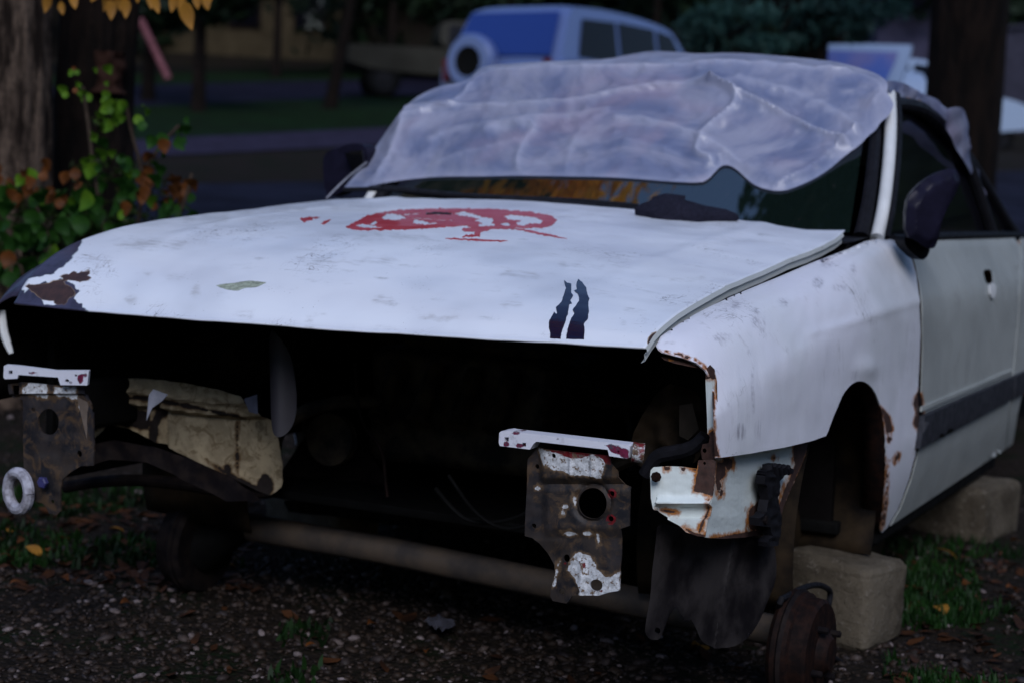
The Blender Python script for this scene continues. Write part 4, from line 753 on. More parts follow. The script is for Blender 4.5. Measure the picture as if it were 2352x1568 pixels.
# ------------------------------------------------------------------ loose axle, blocks
ax = empty('loose_axle', (0, .83, .0), 'loose rear axle with rusty brake drums lying on the gravel under the wreck', 'axle')
PR, PL = np.array([.83, .58, .122]), np.array([-.70, .645, .120]); dx = (PL-PR)/np.linalg.norm(PL-PR)
tube('axle_tube', [PR+dx*.05+np.array((0, .03, .02)), PR+dx*.5+np.array((0, .03, .035)), PR+dx*1.0+np.array((0, .02, .055)), (-.57, .65, .178)], .032, M['axle'], ax, 18, 0)
tube('tube_sleeve', [(-.54, .65, .180), (-.58, .65, .172), (-.64, .648, .14), PL-dx*.02], [.033, .040, .055, .07], M['blackmat'], ax, 16, 0)  # black colour puts in the shade at the tube's far end
for P_, s_, lab in ((PR, -1, 'rusty brown brake drum at the near end'), (PL, 1, 'black brake drum at the far end')):
    a_ = dx*s_
    dm = lathe('brake_drum', [(-.04, .03), (-.04, .108), (-.03, .116), (.0, .113), (.004, .106), (.03, .104), (.036, .097), (.038, .045), (.048, .040), (.058, .030), (.060, 0)], P_, a_, M['rust'] if s_ < 0 else M['darkrust'], ax, 48); dm['label'] = lab
    if s_ < 0:
        sv = np.cross(a_, [0, 0, 1]); tv = np.cross(a_, sv)
        for k in range(4): lathe('wheel_stud', [(.036, .007), (.056, .007), (.058, .004), (.058, 0)], P_+(sv*math.cos(k*1.571+.5)+tv*math.sin(k*1.571+.5))*.06, a_, M['darkrust'], dm, 8)
    lathe('dust_lip', [(-.024, .112), (-.016, .119), (-.006, .112)], P_, a_, M['darkrust'], dm, 40)
tube('brake_hose', [np.array((.76, .66, .12))]+[X_(.80)(x, y) for x, y in cQ([(900, 1032), (960, 1005), (1050, 955), (1130, 935), (1190, 955), (1213, 980), (1200, 1060), (1170, 1140), (1120, 1215), (1112, 1270), (1140, 1310), (1200, 1350), (1280, 1398)])], .0065, M['black'], ax, 9)
tube('hose_end', [X_(.80)(x, y) for x, y in cQ([(1275, 1395), (1330, 1418)])], .008, M['rust'], ax, 9, 0)
b1 = box('concrete_block', (.742, 1.20, .098), (.24, .19, .195), M['concrete'], None, rot=(R_(1), R_(2), R_(-16)), bevel=.028, seg=3, noise_amp=.010, sub=4)
tag(b1, 'nearest rounded concrete block under the front of the sill', 'block', 'concrete blocks propping the wreck')
b2_ = box('concrete_block', (.71, 2.58, .095), (.33, .28, .185), M['concrete'], None, rot=(0, R_(-2), R_(-14)), bevel=.034, seg=3, noise_amp=.010, sub=4)
tag(b2_, 'farther rounded concrete block under the rear end of the door', 'block', 'concrete blocks propping the wreck')
for x, y, lb_ in ((-.75, 1.3, 'concrete block hidden under the front of the far sill'), (-.72, 2.6, 'concrete block hidden under the rear of the far sill')):
    tag(box('concrete_block', (x, y, .10), (.26, .22, .2), M['concrete'], None, bevel=.035, seg=4, noise_amp=.006, sub=2), lb_, 'block', 'concrete blocks propping the wreck')

# ------------------------------------------------------------------ gravel, leaves, grass
def ico():
    t = (1+5**.5)/2; v = np.array([(-1, t, 0), (1, t, 0), (-1, -t, 0), (1, -t, 0), (0, -1, t), (0, 1, t), (0, -1, -t), (0, 1, -t), (t, 0, -1), (t, 0, 1), (-t, 0, -1), (-t, 0, 1)], float); v /= np.linalg.norm(v[0])
    f = np.array([(0, 11, 5), (0, 5, 1), (0, 1, 7), (0, 7, 10), (0, 10, 11), (1, 5, 9), (5, 11, 4), (11, 10, 2), (10, 7, 6), (7, 1, 8), (3, 9, 4), (3, 4, 2), (3, 2, 6), (3, 6, 8), (3, 8, 9), (4, 9, 5), (2, 4, 11), (6, 2, 10), (8, 6, 7), (9, 8, 1)]); return v, f
def pebbles(name, pos, size, mat):
    v, f = ico(); N = len(pos); k = 12
    VV = v[None]*(1+rng.normal(0, .13, (N, k, 1)))*(size[:, None, None]*rng.uniform([.8, .6, .35], [1.3, 1.1, .7], (N, 3))[:, None, :])
    a = rng.uniform(0, 6.28, N); c_, s_ = np.cos(a)[:, None], np.sin(a)[:, None]; x = VV[..., 0]*c_-VV[..., 1]*s_; y = VV[..., 0]*s_+VV[..., 1]*c_; z = VV[..., 2]+.25*x*rng.normal(0, 1, (N, 1))
    A = np.stack([x, y, z], -1)+pos[:, None, :]; FF = (f[None]+(np.arange(N)*k)[:, None, None]).reshape(-1, 3)
    me = bpy.data.meshes.new(name); me.vertices.add(N*k); me.vertices.foreach_set('co', A.astype(np.float32).ravel()); me.loops.add(len(FF)*3); me.loops.foreach_set('vertex_index', FF.astype(np.int32).ravel())
    me.polygons.add(len(FF)); me.polygons.foreach_set('loop_start', (np.arange(len(FF))*3).astype(np.int32)); me.update(calc_edges=True)
    at_ = me.attributes.new('tone', 'FLOAT', 'POINT'); at_.data.foreach_set('value', np.repeat(rng.random(N), k).astype(np.float32))
    me.polygons.foreach_set('use_smooth', np.ones(len(FF), bool)); me.materials.append(mat); return link(bpy.data.objects.new(name, me))
n = NB('pebble stone'); t_ = n.attr('tone').outputs['Fac']; cr_ = n.t.nodes.new('ShaderNodeValToRGB'); n.L(t_, cr_.inputs[0])
cols = [(0, (.010, .007, .006)), (.35, (.018, .010, .006)), (.65, (.034, .021, .014)), (.8, (.022, .018, .020)), (.93, (.070, .050, .042)), (1, (.22, .18, .18))]
while len(cr_.color_ramp.elements) < len(cols): cr_.color_ramp.elements.new(.5)
for e_, (p_, c_) in zip(cr_.color_ramp.elements, cols): e_.position = p_; e_.color = (*c_, 1)
n.put('Base Color', n.mix(n.mr(n.noise(150, 3), .3, .7), cr_.outputs[0], n.mix(.5, cr_.outputs[0], (.02, .015, .012)))); n.put('Roughness', .6); n.put('Specular IOR Level', .2); M['pebble'] = n.m
NP = 52000
pp = np.stack([rng.uniform(-2.6, 2.0, NP), rng.uniform(-.9, 3.2, NP)], -1)
pj = proj(np.c_[pp, np.zeros(NP)]); ok = (pj[:, 0] > -150) & (pj[:, 0] < 2500) & (pj[:, 1] < 1700) & (pj[:, 1] > 1000)
keep = []
for i in np.nonzero(ok)[0]:
    x, y = pp[i]; px_ = pj[i]; g = noise.noise(Vector((x*1.7, y*1.7, 4)))
    if px_[0] > 1950 and g < .15 and rng.random() < .75: continue
    if px_[0] < 700 and px_[1] < 1290 and rng.random() < .8: continue
    keep.append(i)
pp = pp[keep]; sz = np.clip(rng.lognormal(math.log(.0060), .45, len(pp)), .002, .020)
pos = np.array([(x, y, hz(x, y)+s*.15) for (x, y), s in zip(pp, sz)]); tag(pebbles('gravel', pos, sz, M['pebble']), 'dark brown and grey gravel spread under and before the wreck', kind='stuff')

def leaf_mesh(name, L=.06, W=.045, curl=.012, mat=None, tip=1.6):
    n_ = 7; V = [(0, 0, 0)]; row = []
    for i in range(1, n_):
        t = i/n_; wd = W*.5*(math.sin(math.pi*t**.8)**.8)*(1 if t < .5 else (1-(t-.5)*.25*tip)); z = curl*math.sin(t*3)
        V += [(-wd, L*t, z+abs(wd)*.25), (0, L*t, z), (wd, L*t, z+abs(wd)*.25)]
    V.append((0, L, 0)); Fc = [(0, 2, 1), (0, 3, 2)]
    for i in range(n_-2):
        a = 1+3*i; Fc += [(a, a+1, a+4, a+3), (a+1, a+2, a+5, a+4)]
    a = 1+3*(n_-2); e_ = len(V)-1; Fc += [(a, a+1, e_), (a+1, a+2, e_)]
    me = bpy.data.meshes.new(name); me.from_pydata(V, [], Fc); me.polygons.foreach_set('use_smooth', np.ones(len(Fc), bool)); me.materials.append(mat); return me
LM = {k: leaf_mesh('leaf', mat=M['leaf_'+k], L=.065, W=.055) for k in ('green', 'lime', 'rust')}
LM['gold'] = leaf_mesh('leaf', L=.10, W=.05, mat=M['leaf_gold'], tip=2.4); LM['fall'] = leaf_mesh('leaf', L=.055, W=.035, mat=M['leaf_rust'])
# fallen leaves
sp_ = [(20, 1225), (60, 1245), (110, 1265), (95, 1280), (30, 1290), (160, 1240), (250, 1215), (270, 1190), (380, 1260), (420, 1290), (140, 1330), (20, 1350), (1620, 1510), (860, 1440), (980, 1500), (2150, 1400), (2210, 1355), (2320, 1250), (2200, 1290), (300, 1400), (60, 1200), (500, 1300), (700, 1490), (2330, 1370)]
for i, (px, py) in enumerate(sp_):
    p = ghit(px, py); o = bpy.data.objects.new('fallen_leaf', LM['fall'] if i % 3 else LM['gold']); C.objects.link(o); s_ = .6+.4*random.random()
    o.location = (p[0], p[1], hz(p[0], p[1])+.012); o.rotation_euler = (random.uniform(-.4, .4), random.uniform(-.4, .4), random.uniform(0, 6.28)); o.scale = (s_*.8, s_*.8, s_*.8)
    where = 'on the ground under the far bracket' if px < 520 else ('on the open gravel in front' if px < 1800 else 'on the soil beside the concrete blocks'); tag(o, ('golden' if i % 3 == 0 else 'small brown')+' autumn leaf lying '+where, 'leaf', 'fallen autumn leaves')
# plastic scrap
tag(panel('plastic_scrap', [(975, 1440), (1000, 1432), (1040, 1442), (1045, 1452), (1015, 1468), (985, 1455)], lambda px, py: ghit(px, py)+np.array((0, 0, .02)), glass('clear film scrap', (.08, .08, .10), .15), None, sp=8, relief=lambda v: np.array([[0, 0, .012*noise.noise(Vector((a*.07, b*.15, 1)))] for a, b in v]), back=(0, 0, -.001)), 'small clear plastic scrap lying on the gravel', 'litter')
def blades(name, pts, hmin, hmax, mat, wd=.004, lab=''):
    V = []; Fc = []
    for x, y in pts:
        z = hz(x, y)-.003; h = random.uniform(hmin, hmax); a = random.uniform(0, 6.28); l = random.uniform(.1, .7)*h; dx_, dy_ = math.cos(a), math.sin(a); b = len(V); wx, wy_ = -dy_*wd, dx_*wd
        V += [(x-wx, y-wy_, z), (x+wx, y+wy_, z), (x+dx_*l*.4-wx*.8, y+dy_*l*.4-wy_*.8, z+h*.6), (x+dx_*l*.4+wx*.8, y+dy_*l*.4+wy_*.8, z+h*.6), (x+dx_*l, y+dy_*l, z+h)]
        Fc += [(b, b+1, b+3, b+2), (b+2, b+3, b+4)]
    return tag(mesh_obj(name, V, Fc, mat, sharp=None), lab, kind='stuff')
def scatter(n_, rect, thr, fs=2.2):
    out = []
    while len(out) < n_:
        px, py = random.uniform(rect[0], rect[2]), random.uniform(rect[1], rect[3]); p = ghit(px, py)
        if noise.noise(Vector((p[0]*fs, p[1]*fs, 8)))+.3*noise.noise(Vector((p[0]*9, p[1]*9, 2))) > thr: out.append((p[0], p[1]))
    return out
M['grass'] = leafmat('grass blade', (.018, .062, .010), (.008, .026, .006), 6)
M['grass2'] = leafmat('low undergrowth', (.018, .055, .010), (.008, .02, .006), 6)
blades('grass', scatter(1900, (1960, 1240, 2420, 1600), .05)+scatter(900, (2050, 1290, 2250, 1440), -.2), .012, .04, M['grass'], .003, 'short green grass and weeds beside the concrete blocks')
blades('undergrowth', scatter(1500, (-60, 1120, 560, 1300), .0)+scatter(70, (640, 1420, 760, 1480), -9)+scatter(60, (620, 1530, 740, 1590), -9), .012, .038, M['grass2'], .006, 'dark green undergrowth on the ground at the far side of the wreck')

M['litter'] = leafmat('brown litter', (.09, .035, .014), (.028, .014, .009), 14)
def litter(n_, rect):
    V = []; Fc = []
    for _ in range(n_):
        p = ghit(random.uniform(rect[0], rect[2]), random.uniform(rect[1], rect[3])); z = hz(p[0], p[1])+.006; L_ = random.uniform(.012, .03); R3 = Euler((random.uniform(-.5, .5), random.uniform(-.5, .5), random.uniform(0, 6.28))).to_matrix(); b = len(V)
        for a_, c_, e_ in ((0, -1, 0), (.45, -.3, .15), (.3, .6, .1), (0, 1.1, .2), (-.3, .6, .1), (-.45, -.3, .15)): V.append(Vector((p[0], p[1], z))+R3 @ Vector((a_*L_, c_*L_, e_*L_)))
        Fc += [(b, b+1, b+2), (b, b+2, b+3), (b, b+3, b+4), (b, b+4, b+5)]
    return V, Fc
Va, Fa = litter(420, (-60, 1150, 620, 1360)); Vb, Fb = litter(160, (2050, 1260, 2400, 1600)); Vc, Fc_ = litter(45, (300, 1400, 1800, 1600))
Fa = Fa+[tuple(i+len(Va) for i in f) for f in Fb]+[tuple(i+len(Va)+len(Vb) for i in f) for f in Fc_]
tag(mesh_obj('leaf_litter', Va+Vb+Vc, Fa, M['litter'], sharp=None), 'brown leaf litter scattered over the soil', kind='stuff')
# ------------------------------------------------------------------ trees, shrub
def trunk(name, base, top, r0, r1, mat, parent, n_=40, seg=60, amp=.12, sc_=3):
    V = []; base = Vector(base); top = Vector(top)
    for j in range(seg+1):
        t = j/seg; c_ = base.lerp(top, t); r = r0+(r1-r0)*t; r *= 1+.5*max(0, .12-t)/.12
        for k in range(n_):
            a = 2*math.pi*k/n_; h = noise.noise(Vector((math.cos(a)*sc_, math.sin(a)*sc_, t*4)))+.5*noise.noise(Vector((math.cos(a)*sc_*3, math.sin(a)*sc_*3, t*9))); rr_ = r*(1+amp*h); V.append((c_.x+rr_*math.cos(a), c_.y+rr_*math.sin(a), c_.z))
    Fc = [(j*n_+k, j*n_+(k+1) % n_, (j+1)*n_+(k+1) % n_, (j+1)*n_+k) for j in range(seg) for k in range(n_)]
    return mesh_obj(name, V, Fc, mat, parent, sharp=None)
def cards(name, centers, radii, n_, size, mat, parent=None, droop=0, flat=.8):
    """crown foliage: many leaf sized faces spread through clumps"""
    cs = np.array(centers); rs = np.array(radii); k = rng.choice(len(cs), n_, p=rs**2/np.sum(rs**2)); d = rng.normal(0, 1, (n_, 3)); d /= np.linalg.norm(d, axis=1)[:, None]; d *= (rng.random(n_)**.45)[:, None]; d[:, 2] *= flat
    P = cs[k]+d*rs[k][:, None]; a = rng.normal(0, 1, (n_, 3)); a[:, 2] -= droop; a /= np.linalg.norm(a, axis=1)[:, None]; b = np.cross(a, rng.normal(0, 1, (n_, 3))); b /= np.linalg.norm(b, axis=1)[:, None]
    s_ = size*rng.uniform(.6, 1.3, n_)[:, None]; V = np.stack([P-a*s_, P+b*s_*.42, P+a*s_, P-b*s_*.42], 1).reshape(-1, 3); Fi = np.arange(n_*4).reshape(-1, 4)
    me = bpy.data.meshes.new(name); me.vertices.add(len(V)); me.vertices.foreach_set('co', V.astype(np.float32).ravel()); me.loops.add(n_*4); me.loops.foreach_set('vertex_index', Fi.astype(np.int32).ravel()); me.polygons.add(n_)
    me.polygons.foreach_set('loop_start', (np.arange(n_)*4).astype(np.int32)); me.update(calc_edges=True); me.materials.append(mat); return link(bpy.data.objects.new(name, me), parent)
def T(px, D): p = at(px, D); return p
tA = T(8, 6.4); t1 = empty('tree', tA, 'thick pale barked tree trunk at the left edge with golden leaves hanging above', 'tree')
trunk('trunk', tA-Vector((0, 0, .1)), tA+Vector((-.12, .05, 5.0)), .185, .15, M['bark'], t1, amp=.16)
for a_, b_ in (((-.05, 0, 3.0), (.7, -.4, 4.6)), ((-.1, 0, 3.6), (-.4, .9, 5.4)), ((-.1, 0, 4.0), (.1, -1.2, 5.6))): tube('limb', [tA+Vector(a_), tA+(Vector(a_)+Vector(b_))*.5+Vector((.05, .05, .1)), tA+Vector(b_)], [.08, .05, .03], M['bark'], t1, 10)
gold = [(252, 20, .9), (265, 5, .8), (285, 15, .9), (165, 5, .7), (238, 12, .7), (405, 8, .8), (425, 25, 1.2), (415, 10, .8), (355, 14, .7), (455, 0, .8), (470, 12, .7), (110, 10, .8), (140, 25, .6), (430, -12, .8), (300, -18, .9), (345, 0, .8), (225, -10, .8), (478, -8, .7)]
tw = [depth(5.3)(90, -60), depth(5.3)(200, -35), depth(5.3)(330, -30), depth(5.3)(500, -40)]
tube('twig', tw, .006, M['barkdark'], t1, 6)
for px, py, s_ in gold:
    p = depth(5.1+.3*random.random())(px, py-22); o = bpy.data.objects.new('leaf', LM['gold']); C.objects.link(o); o.parent = t1; o.location = Vector(p)-tA; o.rotation_euler = (R_(random.uniform(-110, -70)), random.uniform(-.3, .5), random.uniform(-.6, 1.2)+YAW); o.scale = (s_*.75,)*3
cards('crown', [tA+Vector(c_) for c_ in ((-.1, 0, 5.2), (-1.0, .6, 5.6), (.9, -.6, 5.3), (.4, 1.0, 6.0), (-.6, -.9, 5.9), (1.5, .3, 5.9))], [1.0, .9, .8, .9, .8, .7], 2600, .09, M['leaf_autumn'], t1)
cards('overhanging_leaves', [Vector(c_) for c_ in ((-3.5, 2.6, 3.6), (-3.0, 2.3, 3.9), (-2.6, 2.1, 4.15), (-2.1, 1.9, 4.4), (-1.75, 1.85, 4.55))], [.5, .4, .45, .4, .25], 1500, .06, M['leaf_autumn'], t1)
tB = T(188, 7.0); t2 = empty('tree', tB, 'dark knotty tree trunk just right of the pale barked trunk', 'tree')
trunk('trunk', tB-Vector((0, 0, .1)), tB+Vector((.05, .05, 3.6)), .165, .145, M['barkdark'], t2, amp=.35, sc_=1.6)
trunk('burl', depth(6.8)(250, 215), Vector(depth(6.8)(252, 120)), .045, .06, simple('brown burl', (.03, .014, .01), .9, scale=20), t2, amp=.5, seg=14)
cards('crown', [tB+Vector((0, 0, 4.2)), tB+Vector((.8, .4, 4.8))], [.8, .7], 700, .09, M['leaf_autumn'], t2)
tC = T(2186, 10.5); t3 = empty('tree', tC, 'thick dark brown tree trunk behind the cabin between two white cars', 'tree')
trunk('trunk', tC-Vector((0, 0, .1)), tC+Vector((.02, 0, 6)), .235, .21, M['barkdark'], t3, amp=.10)
cards('overhanging_leaves', [Vector((x, 1.75+.2*i_, 6.9)) for i_, x in enumerate((.10, .5, .95, 1.35))], [.55, .7, .7, .6], 2600, .10, M['leaf_dark'], t3)  # unseen leaves, added so the screen's right side reflects dark
cards('crown', [tC+Vector((0, 0, 6.6)), tC+Vector((1, 1, 6)), tC+Vector((-1, .5, 6.2))], [1.3, 1, 1], 2500, .11, M['leaf_dark'], t3)

sh = empty('shrub', T(250, 5.6), 'leafy climbing shrub with green and rust coloured leaves in front of the trunks', 'shrub'); sL = Vector(sh.location)
M['stem'] = simple('twig', (.05, .035, .025), .8)
for pl in ([(250, 640), (240, 520), (215, 400), (205, 300), (190, 200)], [(300, 640), (320, 500), (330, 400), (300, 300), (290, 240)], [(350, 640), (400, 520), (430, 450), (440, 400)], [(120, 640), (110, 520), (60, 440), (20, 400)], [(60, 650), (30, 560), (10, 500)], [(330, 400), (370, 330), (410, 290)]):
    if pl[0][1] > 600: pl = [(180+.3*(pl[0][0]-180), 1060), (180+.7*(pl[0][0]-180), 850)]+pl
    tube('stem', [depth(5.5+.15*random.random())(x, y) for x, y in pl], .006, M['stem'], sh, 6)
clumps = [((190, 190, 60, 40), 14, 'lime', .62), ((215, 215, 40, 30), 6, 'lime', .55), ((290, 245, 45, 35), 8, 'lime', .85), ((250, 300, 50, 45), 8, 'lime', .75), ((370, 290, 60, 30), 9, 'green', .95), ((205, 340, 30, 40), 6, 'lime', .95), ((240, 380, 60, 40), 9, 'green', .8),
          ((350, 390, 45, 60), 14, 'rust', 1.05), ((415, 410, 25, 25), 5, 'rust', 1.1), ((370, 430, 45, 35), 6, 'rust', .9), ((300, 420, 60, 50), 12, 'green', .95), ((410, 460, 45, 30), 8, 'green', .95), ((110, 410, 70, 45), 16, 'rust', .85), ((30, 420, 45, 50), 12, 'rust', .95), ((40, 400, 40, 30), 5, 'lime', .9),
          ((120, 480, 110, 55), 30, 'green', 1.15), ((60, 560, 90, 70), 26, 'green', 1.2), ((230, 490, 80, 50), 18, 'green', 1.0), ((300, 560, 110, 70), 16, 'green', 1.1), ((170, 600, 130, 60), 22, 'green', 1.2), ((140, 450, 60, 30), 6, 'lime', 1.1), ((420, 500, 40, 30), 5, 'green', .9), ((30, 640, 60, 60), 12, 'green', 1.1), ((150, 720, 130, 60), 26, 'green', 1.1), ((170, 820, 120, 60), 20, 'green', 1.0), ((180, 920, 90, 50), 10, 'rust', .9)]
nleaf = 0
for (cx, cy, rx, ry), k, kind, s_ in clumps:
    for _ in range(k):
        nleaf += 1
        if nleaf > 298: break
        px, py = cx+random.uniform(-1, 1)*rx, cy+random.uniform(-1, 1)*ry; kd = kind if random.random() > .12 else random.choice(['green', 'rust', 'lime'])
        p = depth(5.25+.5*random.random())(px, py); o = bpy.data.objects.new('leaf', LM[kd]); C.objects.link(o); o.parent = sh; o.location = Vector(p)-sL
        o.rotation_euler = (R_(random.uniform(-125, -35)), random.uniform(-.5, .5), random.uniform(-.9, .9)+YAW); q_ = s_*random.uniform(.50, 1.12)*(.78 if kd == 'rust' else 1); o.scale = (q_, q_, q_)

fc = [(Vector(depth(5.75)(x, y)), r_) for x, y, r_ in ((60, 480, .13), (150, 500, .13), (240, 520, .12), (320, 520, .10), (60, 590, .15), (180, 610, .15), (300, 610, .13), (210, 400, .08), (300, 420, .09), (370, 450, .07), (230, 290, .05), (400, 480, .06), (120, 740, .17), (240, 780, .16))]
tag(cards('small_foliage', [a for a, b in fc], [b for a, b in fc], 2600, .017, leafmat('dull small leaves', (.022, .060, .010), (.030, .028, .008), 9), sh), kind='stuff')
# distant woodland: backdrop, trees, thicket
def far_tree(px, D, h, r, mat, label, grp='far trees behind the road', n_=1800, size=.22, lean=0, tr=.12, low=.35):
    b = T(px, D); t = empty('tree', b, label, 'tree', grp); trunk('trunk', b-Vector((0, 0, .2)), b+Vector((lean, 0, h*.75)), tr, tr*.5, M['barkdark'], t, n_=10, seg=10)
    cs = []; rs = []
    for i in range(9):
        z = h*(low+(1-low)*random.random()); a = random.uniform(0, 6.28); q_ = r*(1.15-.6*(z/h)); cs.append(b+Vector((math.cos(a)*q_*.7+lean*z/h, math.sin(a)*q_*.7, z))); rs.append(q_*.62)
    cards('crown', cs, rs, n_, size, mat, t); return t
FT = [(330, 30, 5.0, 1.3, 'slim dark tree beyond the lawn left of the leaning pink pole'), (445, 27, 3.8, 1.0, 'small round dark tree standing on the lawn'), (740, 30, 5.2, 1.4, 'dark tree with a slanting trunk beside the road'), (620, 46, 7, 2.2, 'broad dark tree before the beige house'), (880, 48, 8, 2.4, 'broad dark tree behind the pale pickup'),
      (1150, 50, 9, 2.6, 'dark tree rising left behind the off-road car'), (1480, 47, 9, 2.6, 'dark tree rising right behind the off-road car'), (1900, 44, 8, 2.4, 'dark tree left behind the raised tailgate'), (2080, 40, 8, 2.0, 'dark tree right behind the raised tailgate'), (2330, 42, 8, 2.4, 'dark tree at the right edge behind the low wall'), (60, 40, 8, 2.5, 'dark tree far behind the pale barked trunk'), (230, 44, 8, 2.4, 'dark tree far behind the knotty trunk')]
for i, (px, D, h, r, lab) in enumerate(FT): far_tree(px, D, h, r, M['leaf_dark'], lab, lean=.8 if px == 740 else 0, low=.3 if px != 445 else .4)
cs = []; rs = []
for i in range(120):
    px = -1600+i*46; D = random.uniform(50, 66); b = T(px, D); cs.append(b+Vector((0, 0, random.uniform(.5, 7)))); rs.append(random.uniform(1.6, 2.8))
tag(cards('thicket', cs, rs, 26000, .34, M['leaf_dark']), 'dark thicket closing off the view beyond the road', kind='stuff')
cs = []; rs = []
for i in range(90):
    a = R_(8+i*2.75); Rr = 15+random.uniform(-1, 2.5); x, y = CAM[0]+Rr*math.sin(a+R_(20)), -2.6+Rr*math.cos(a+R_(20))
    for z in (1.2, 3.6, 5.8): cs.append(Vector((x+random.uniform(-1, 1), y+random.uniform(-1, 1), z+random.uniform(-.5, .8)+gz(x, y)))); rs.append(1.7)
tag(cards('shading_thicket', cs, rs, 20000, .36, M['leaf_dark']), 'dark thicket added unseen behind and beside the viewpoint to block low light', kind='stuff')  # added ring of foliage out of view, shuts out the low sky
# added woodland backdrop, raised to block low sky and darken hood reflections
V = []; ks = 60
for i in range(ks+1):
    px = -6000+i*(14000/ks); 
    for D, z in ((64, 1), (66, 16), (70, 24+2*noise.noise(Vector((i*.35, 0, 0)))), (110, 28)):
        b = T(px*.55, D); V.append((b.x, b.y, b.z+z if D < 100 else b.z-3))
Fc = [(i*4+k, (i+1)*4+k, (i+1)*4+k+1, i*4+k+1) for i in range(ks) for k in range(3)]
tag(mesh_obj('woodland_backdrop', V, Fc, simple('far woodland', (.012, .022, .010), .95, col2=(.004, .008, .005), scale=.6, bump=1, bd=.6, det=10)), kind='structure')
# blue spruce branches hanging in from the right
sb = T(1840, 15); sp = empty('spruce_tree', sb, 'blue green spruce hanging its branches over the roof of the wreck', 'tree')
trunk('trunk', sb-Vector((0, 0, .1)), sb+Vector((0, 0, 7)), .14, .06, M['barkdark'], sp, n_=12, seg=12)
cs = []; rs = []
for (px, py) in [(1600, 40), (1640, 60), (1620, 80), (1660, 25), (1700, 15), (1750, 30), (1790, 20), (1820, 50), (1850, 20), (1890, 60), (1930, 30), (1980, 20), (1700, 70), (1730, 100), (1640, 110), (1600, 100), (1780, 100), (1850, 95), (1580, 70), (2010, 40), (2050, 20), (1900, 10), (1960, 70)]:
    p = depth(14.3+.6*random.random())(px, py); cs.append(Vector(p)); rs.append(.17)
    tube('branch', [sb+Vector((0, 0, Vector(p).z-sb.z+.5)), (Vector(p)+sb+Vector((0, 0, Vector(p).z-sb.z+.5)))/2+Vector((0, 0, .1)), p], [.025, .008], M['barkdark'], sp, 5)
for i in range(24): a = random.uniform(0, 6.28); z = random.uniform(2.9, 7); q_ = (8-z)*.28; cs.append(sb+Vector((math.cos(a)*q_, math.sin(a)*q_, z))); rs.append(.45)
cards('needles', cs, rs, 15000, .05, M['leaf_spruce'], sp, droop=1.4, flat=.6)
# side trees added outside the picture at right, to darken the door's reflection
for i, (x, y, h) in enumerate(((9, 3, 7), (10, 7, 8), (8.5, 11, 8))):
    b = Vector((x, y, gz(x, y))); t = empty('tree', b, ('nearest', 'middle', 'farthest')[i]+' of the three unseen dark trees added right of the wreck', 'tree', 'added trees right of the wreck'); trunk('trunk', b, b+Vector((0, 0, h*.7)), .16, .08, M['barkdark'], t, n_=10, seg=8)
    cards('crown', [b+Vector((random.uniform(-1, 1), random.uniform(-1.6, 1.6), z)) for z in np.linspace(1.2, h, 9)], [1.5]*9, 4200, .16, M['leaf_dark'], t)

# ------------------------------------------------------------------ distant vehicles
def car_shape(name, loc, yaw, prof_low, prof_up, W_, tw_, mat, label, cat, spare=False, wheels=(.75, 3.2), wr=.33, panes=None, rearpane=None, hatch_open=False, glassm=None, rearm=None):
    """prof: side outline (y along the car from its tail, z); lower body box and glasshouse lofted across the width"""
    t = empty(name, loc, label, cat); Mx = Matrix.Translation(Vector(loc)) @ Matrix.Rotation(yaw, 4, 'Z')
    def loft(nm, prof, wfun, mt, par=t):
        P = chaikin(prof, 2); K = 9; V = []; 
        for k in range(K):
            s_ = -1+2*k/(K-1); e_ = abs(s_)**6
            for y, z in P: cy = (min(p[0] for p in P)+max(p[0] for p in P))/2; V.append(Mx @ Vector((s_*wfun(z)*.5, cy+(y-cy)*(1-.035*e_), z-(.03*e_ if z > wfun(-1) else 0))))
        n_ = len(P); Fc = [(k*n_+i, k*n_+(i+1) % n_, (k+1)*n_+(i+1) % n_, (k+1)*n_+i) for k in range(K-1) for i in range(n_)]; Fc += [tuple(range(n_))[::-1], tuple((K-1)*n_+i for i in range(n_))]
        return mesh_obj(nm, V, Fc, mt, par, sharp=50)
    zmax = max(p[1] for p in prof_up)
    loft('body', prof_low, lambda z: W_ if z > -1 else 9, mat); loft('cabin', prof_up, lambda z: (W_-.06-(W_-tw_)*max(0, (z-.9)/(zmax-.9))) if z > -1 else zmax-.1, mat)
    for s_ in (1, -1):
        for pn in (panes or []):
            V = [Mx @ Vector((s_*((W_-.06-(W_-tw_)*max(0, (z-.9)/(zmax-.9)))*.5+.012), y, z)) for y, z in pn]; mesh_obj('side_window', V, [tuple(range(len(pn)))[::s_]], glassm or M['darkpane'], t, smooth=False)
        for wy_ in wheels:
            c_ = Mx @ Vector((s_*(W_/2-.12), wy_, wr)); a_ = (Mx.to_3x3() @ Vector((s_, 0, 0))); wh = lathe('wheel', [(-.08, .1), (-.08, wr*.93), (-.05, wr), (.08, wr), (.11, wr*.9), (.11, wr*.62)], c_, a_, M['blackmat'], t, 28)
            lathe('rim', [(.10, wr*.62), (.07, wr*.55), (.085, wr*.2), (.09, 0)], c_, a_, M['rimgrey'], wh, 20)
    if rearpane:
        V = [Mx @ Vector(p) for p in rearpane]; mesh_obj('rear_window', V, [tuple(range(len(V)))], rearm or M['darkpane'], t, smooth=False)
    return t, Mx
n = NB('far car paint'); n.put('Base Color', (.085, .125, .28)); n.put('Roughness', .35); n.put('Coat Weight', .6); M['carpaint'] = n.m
n = NB('far white paint'); n.put('Base Color', (.26, .33, .46)); n.put('Roughness', .35); n.put('Coat Weight', .5); M['carwhite'] = n.m
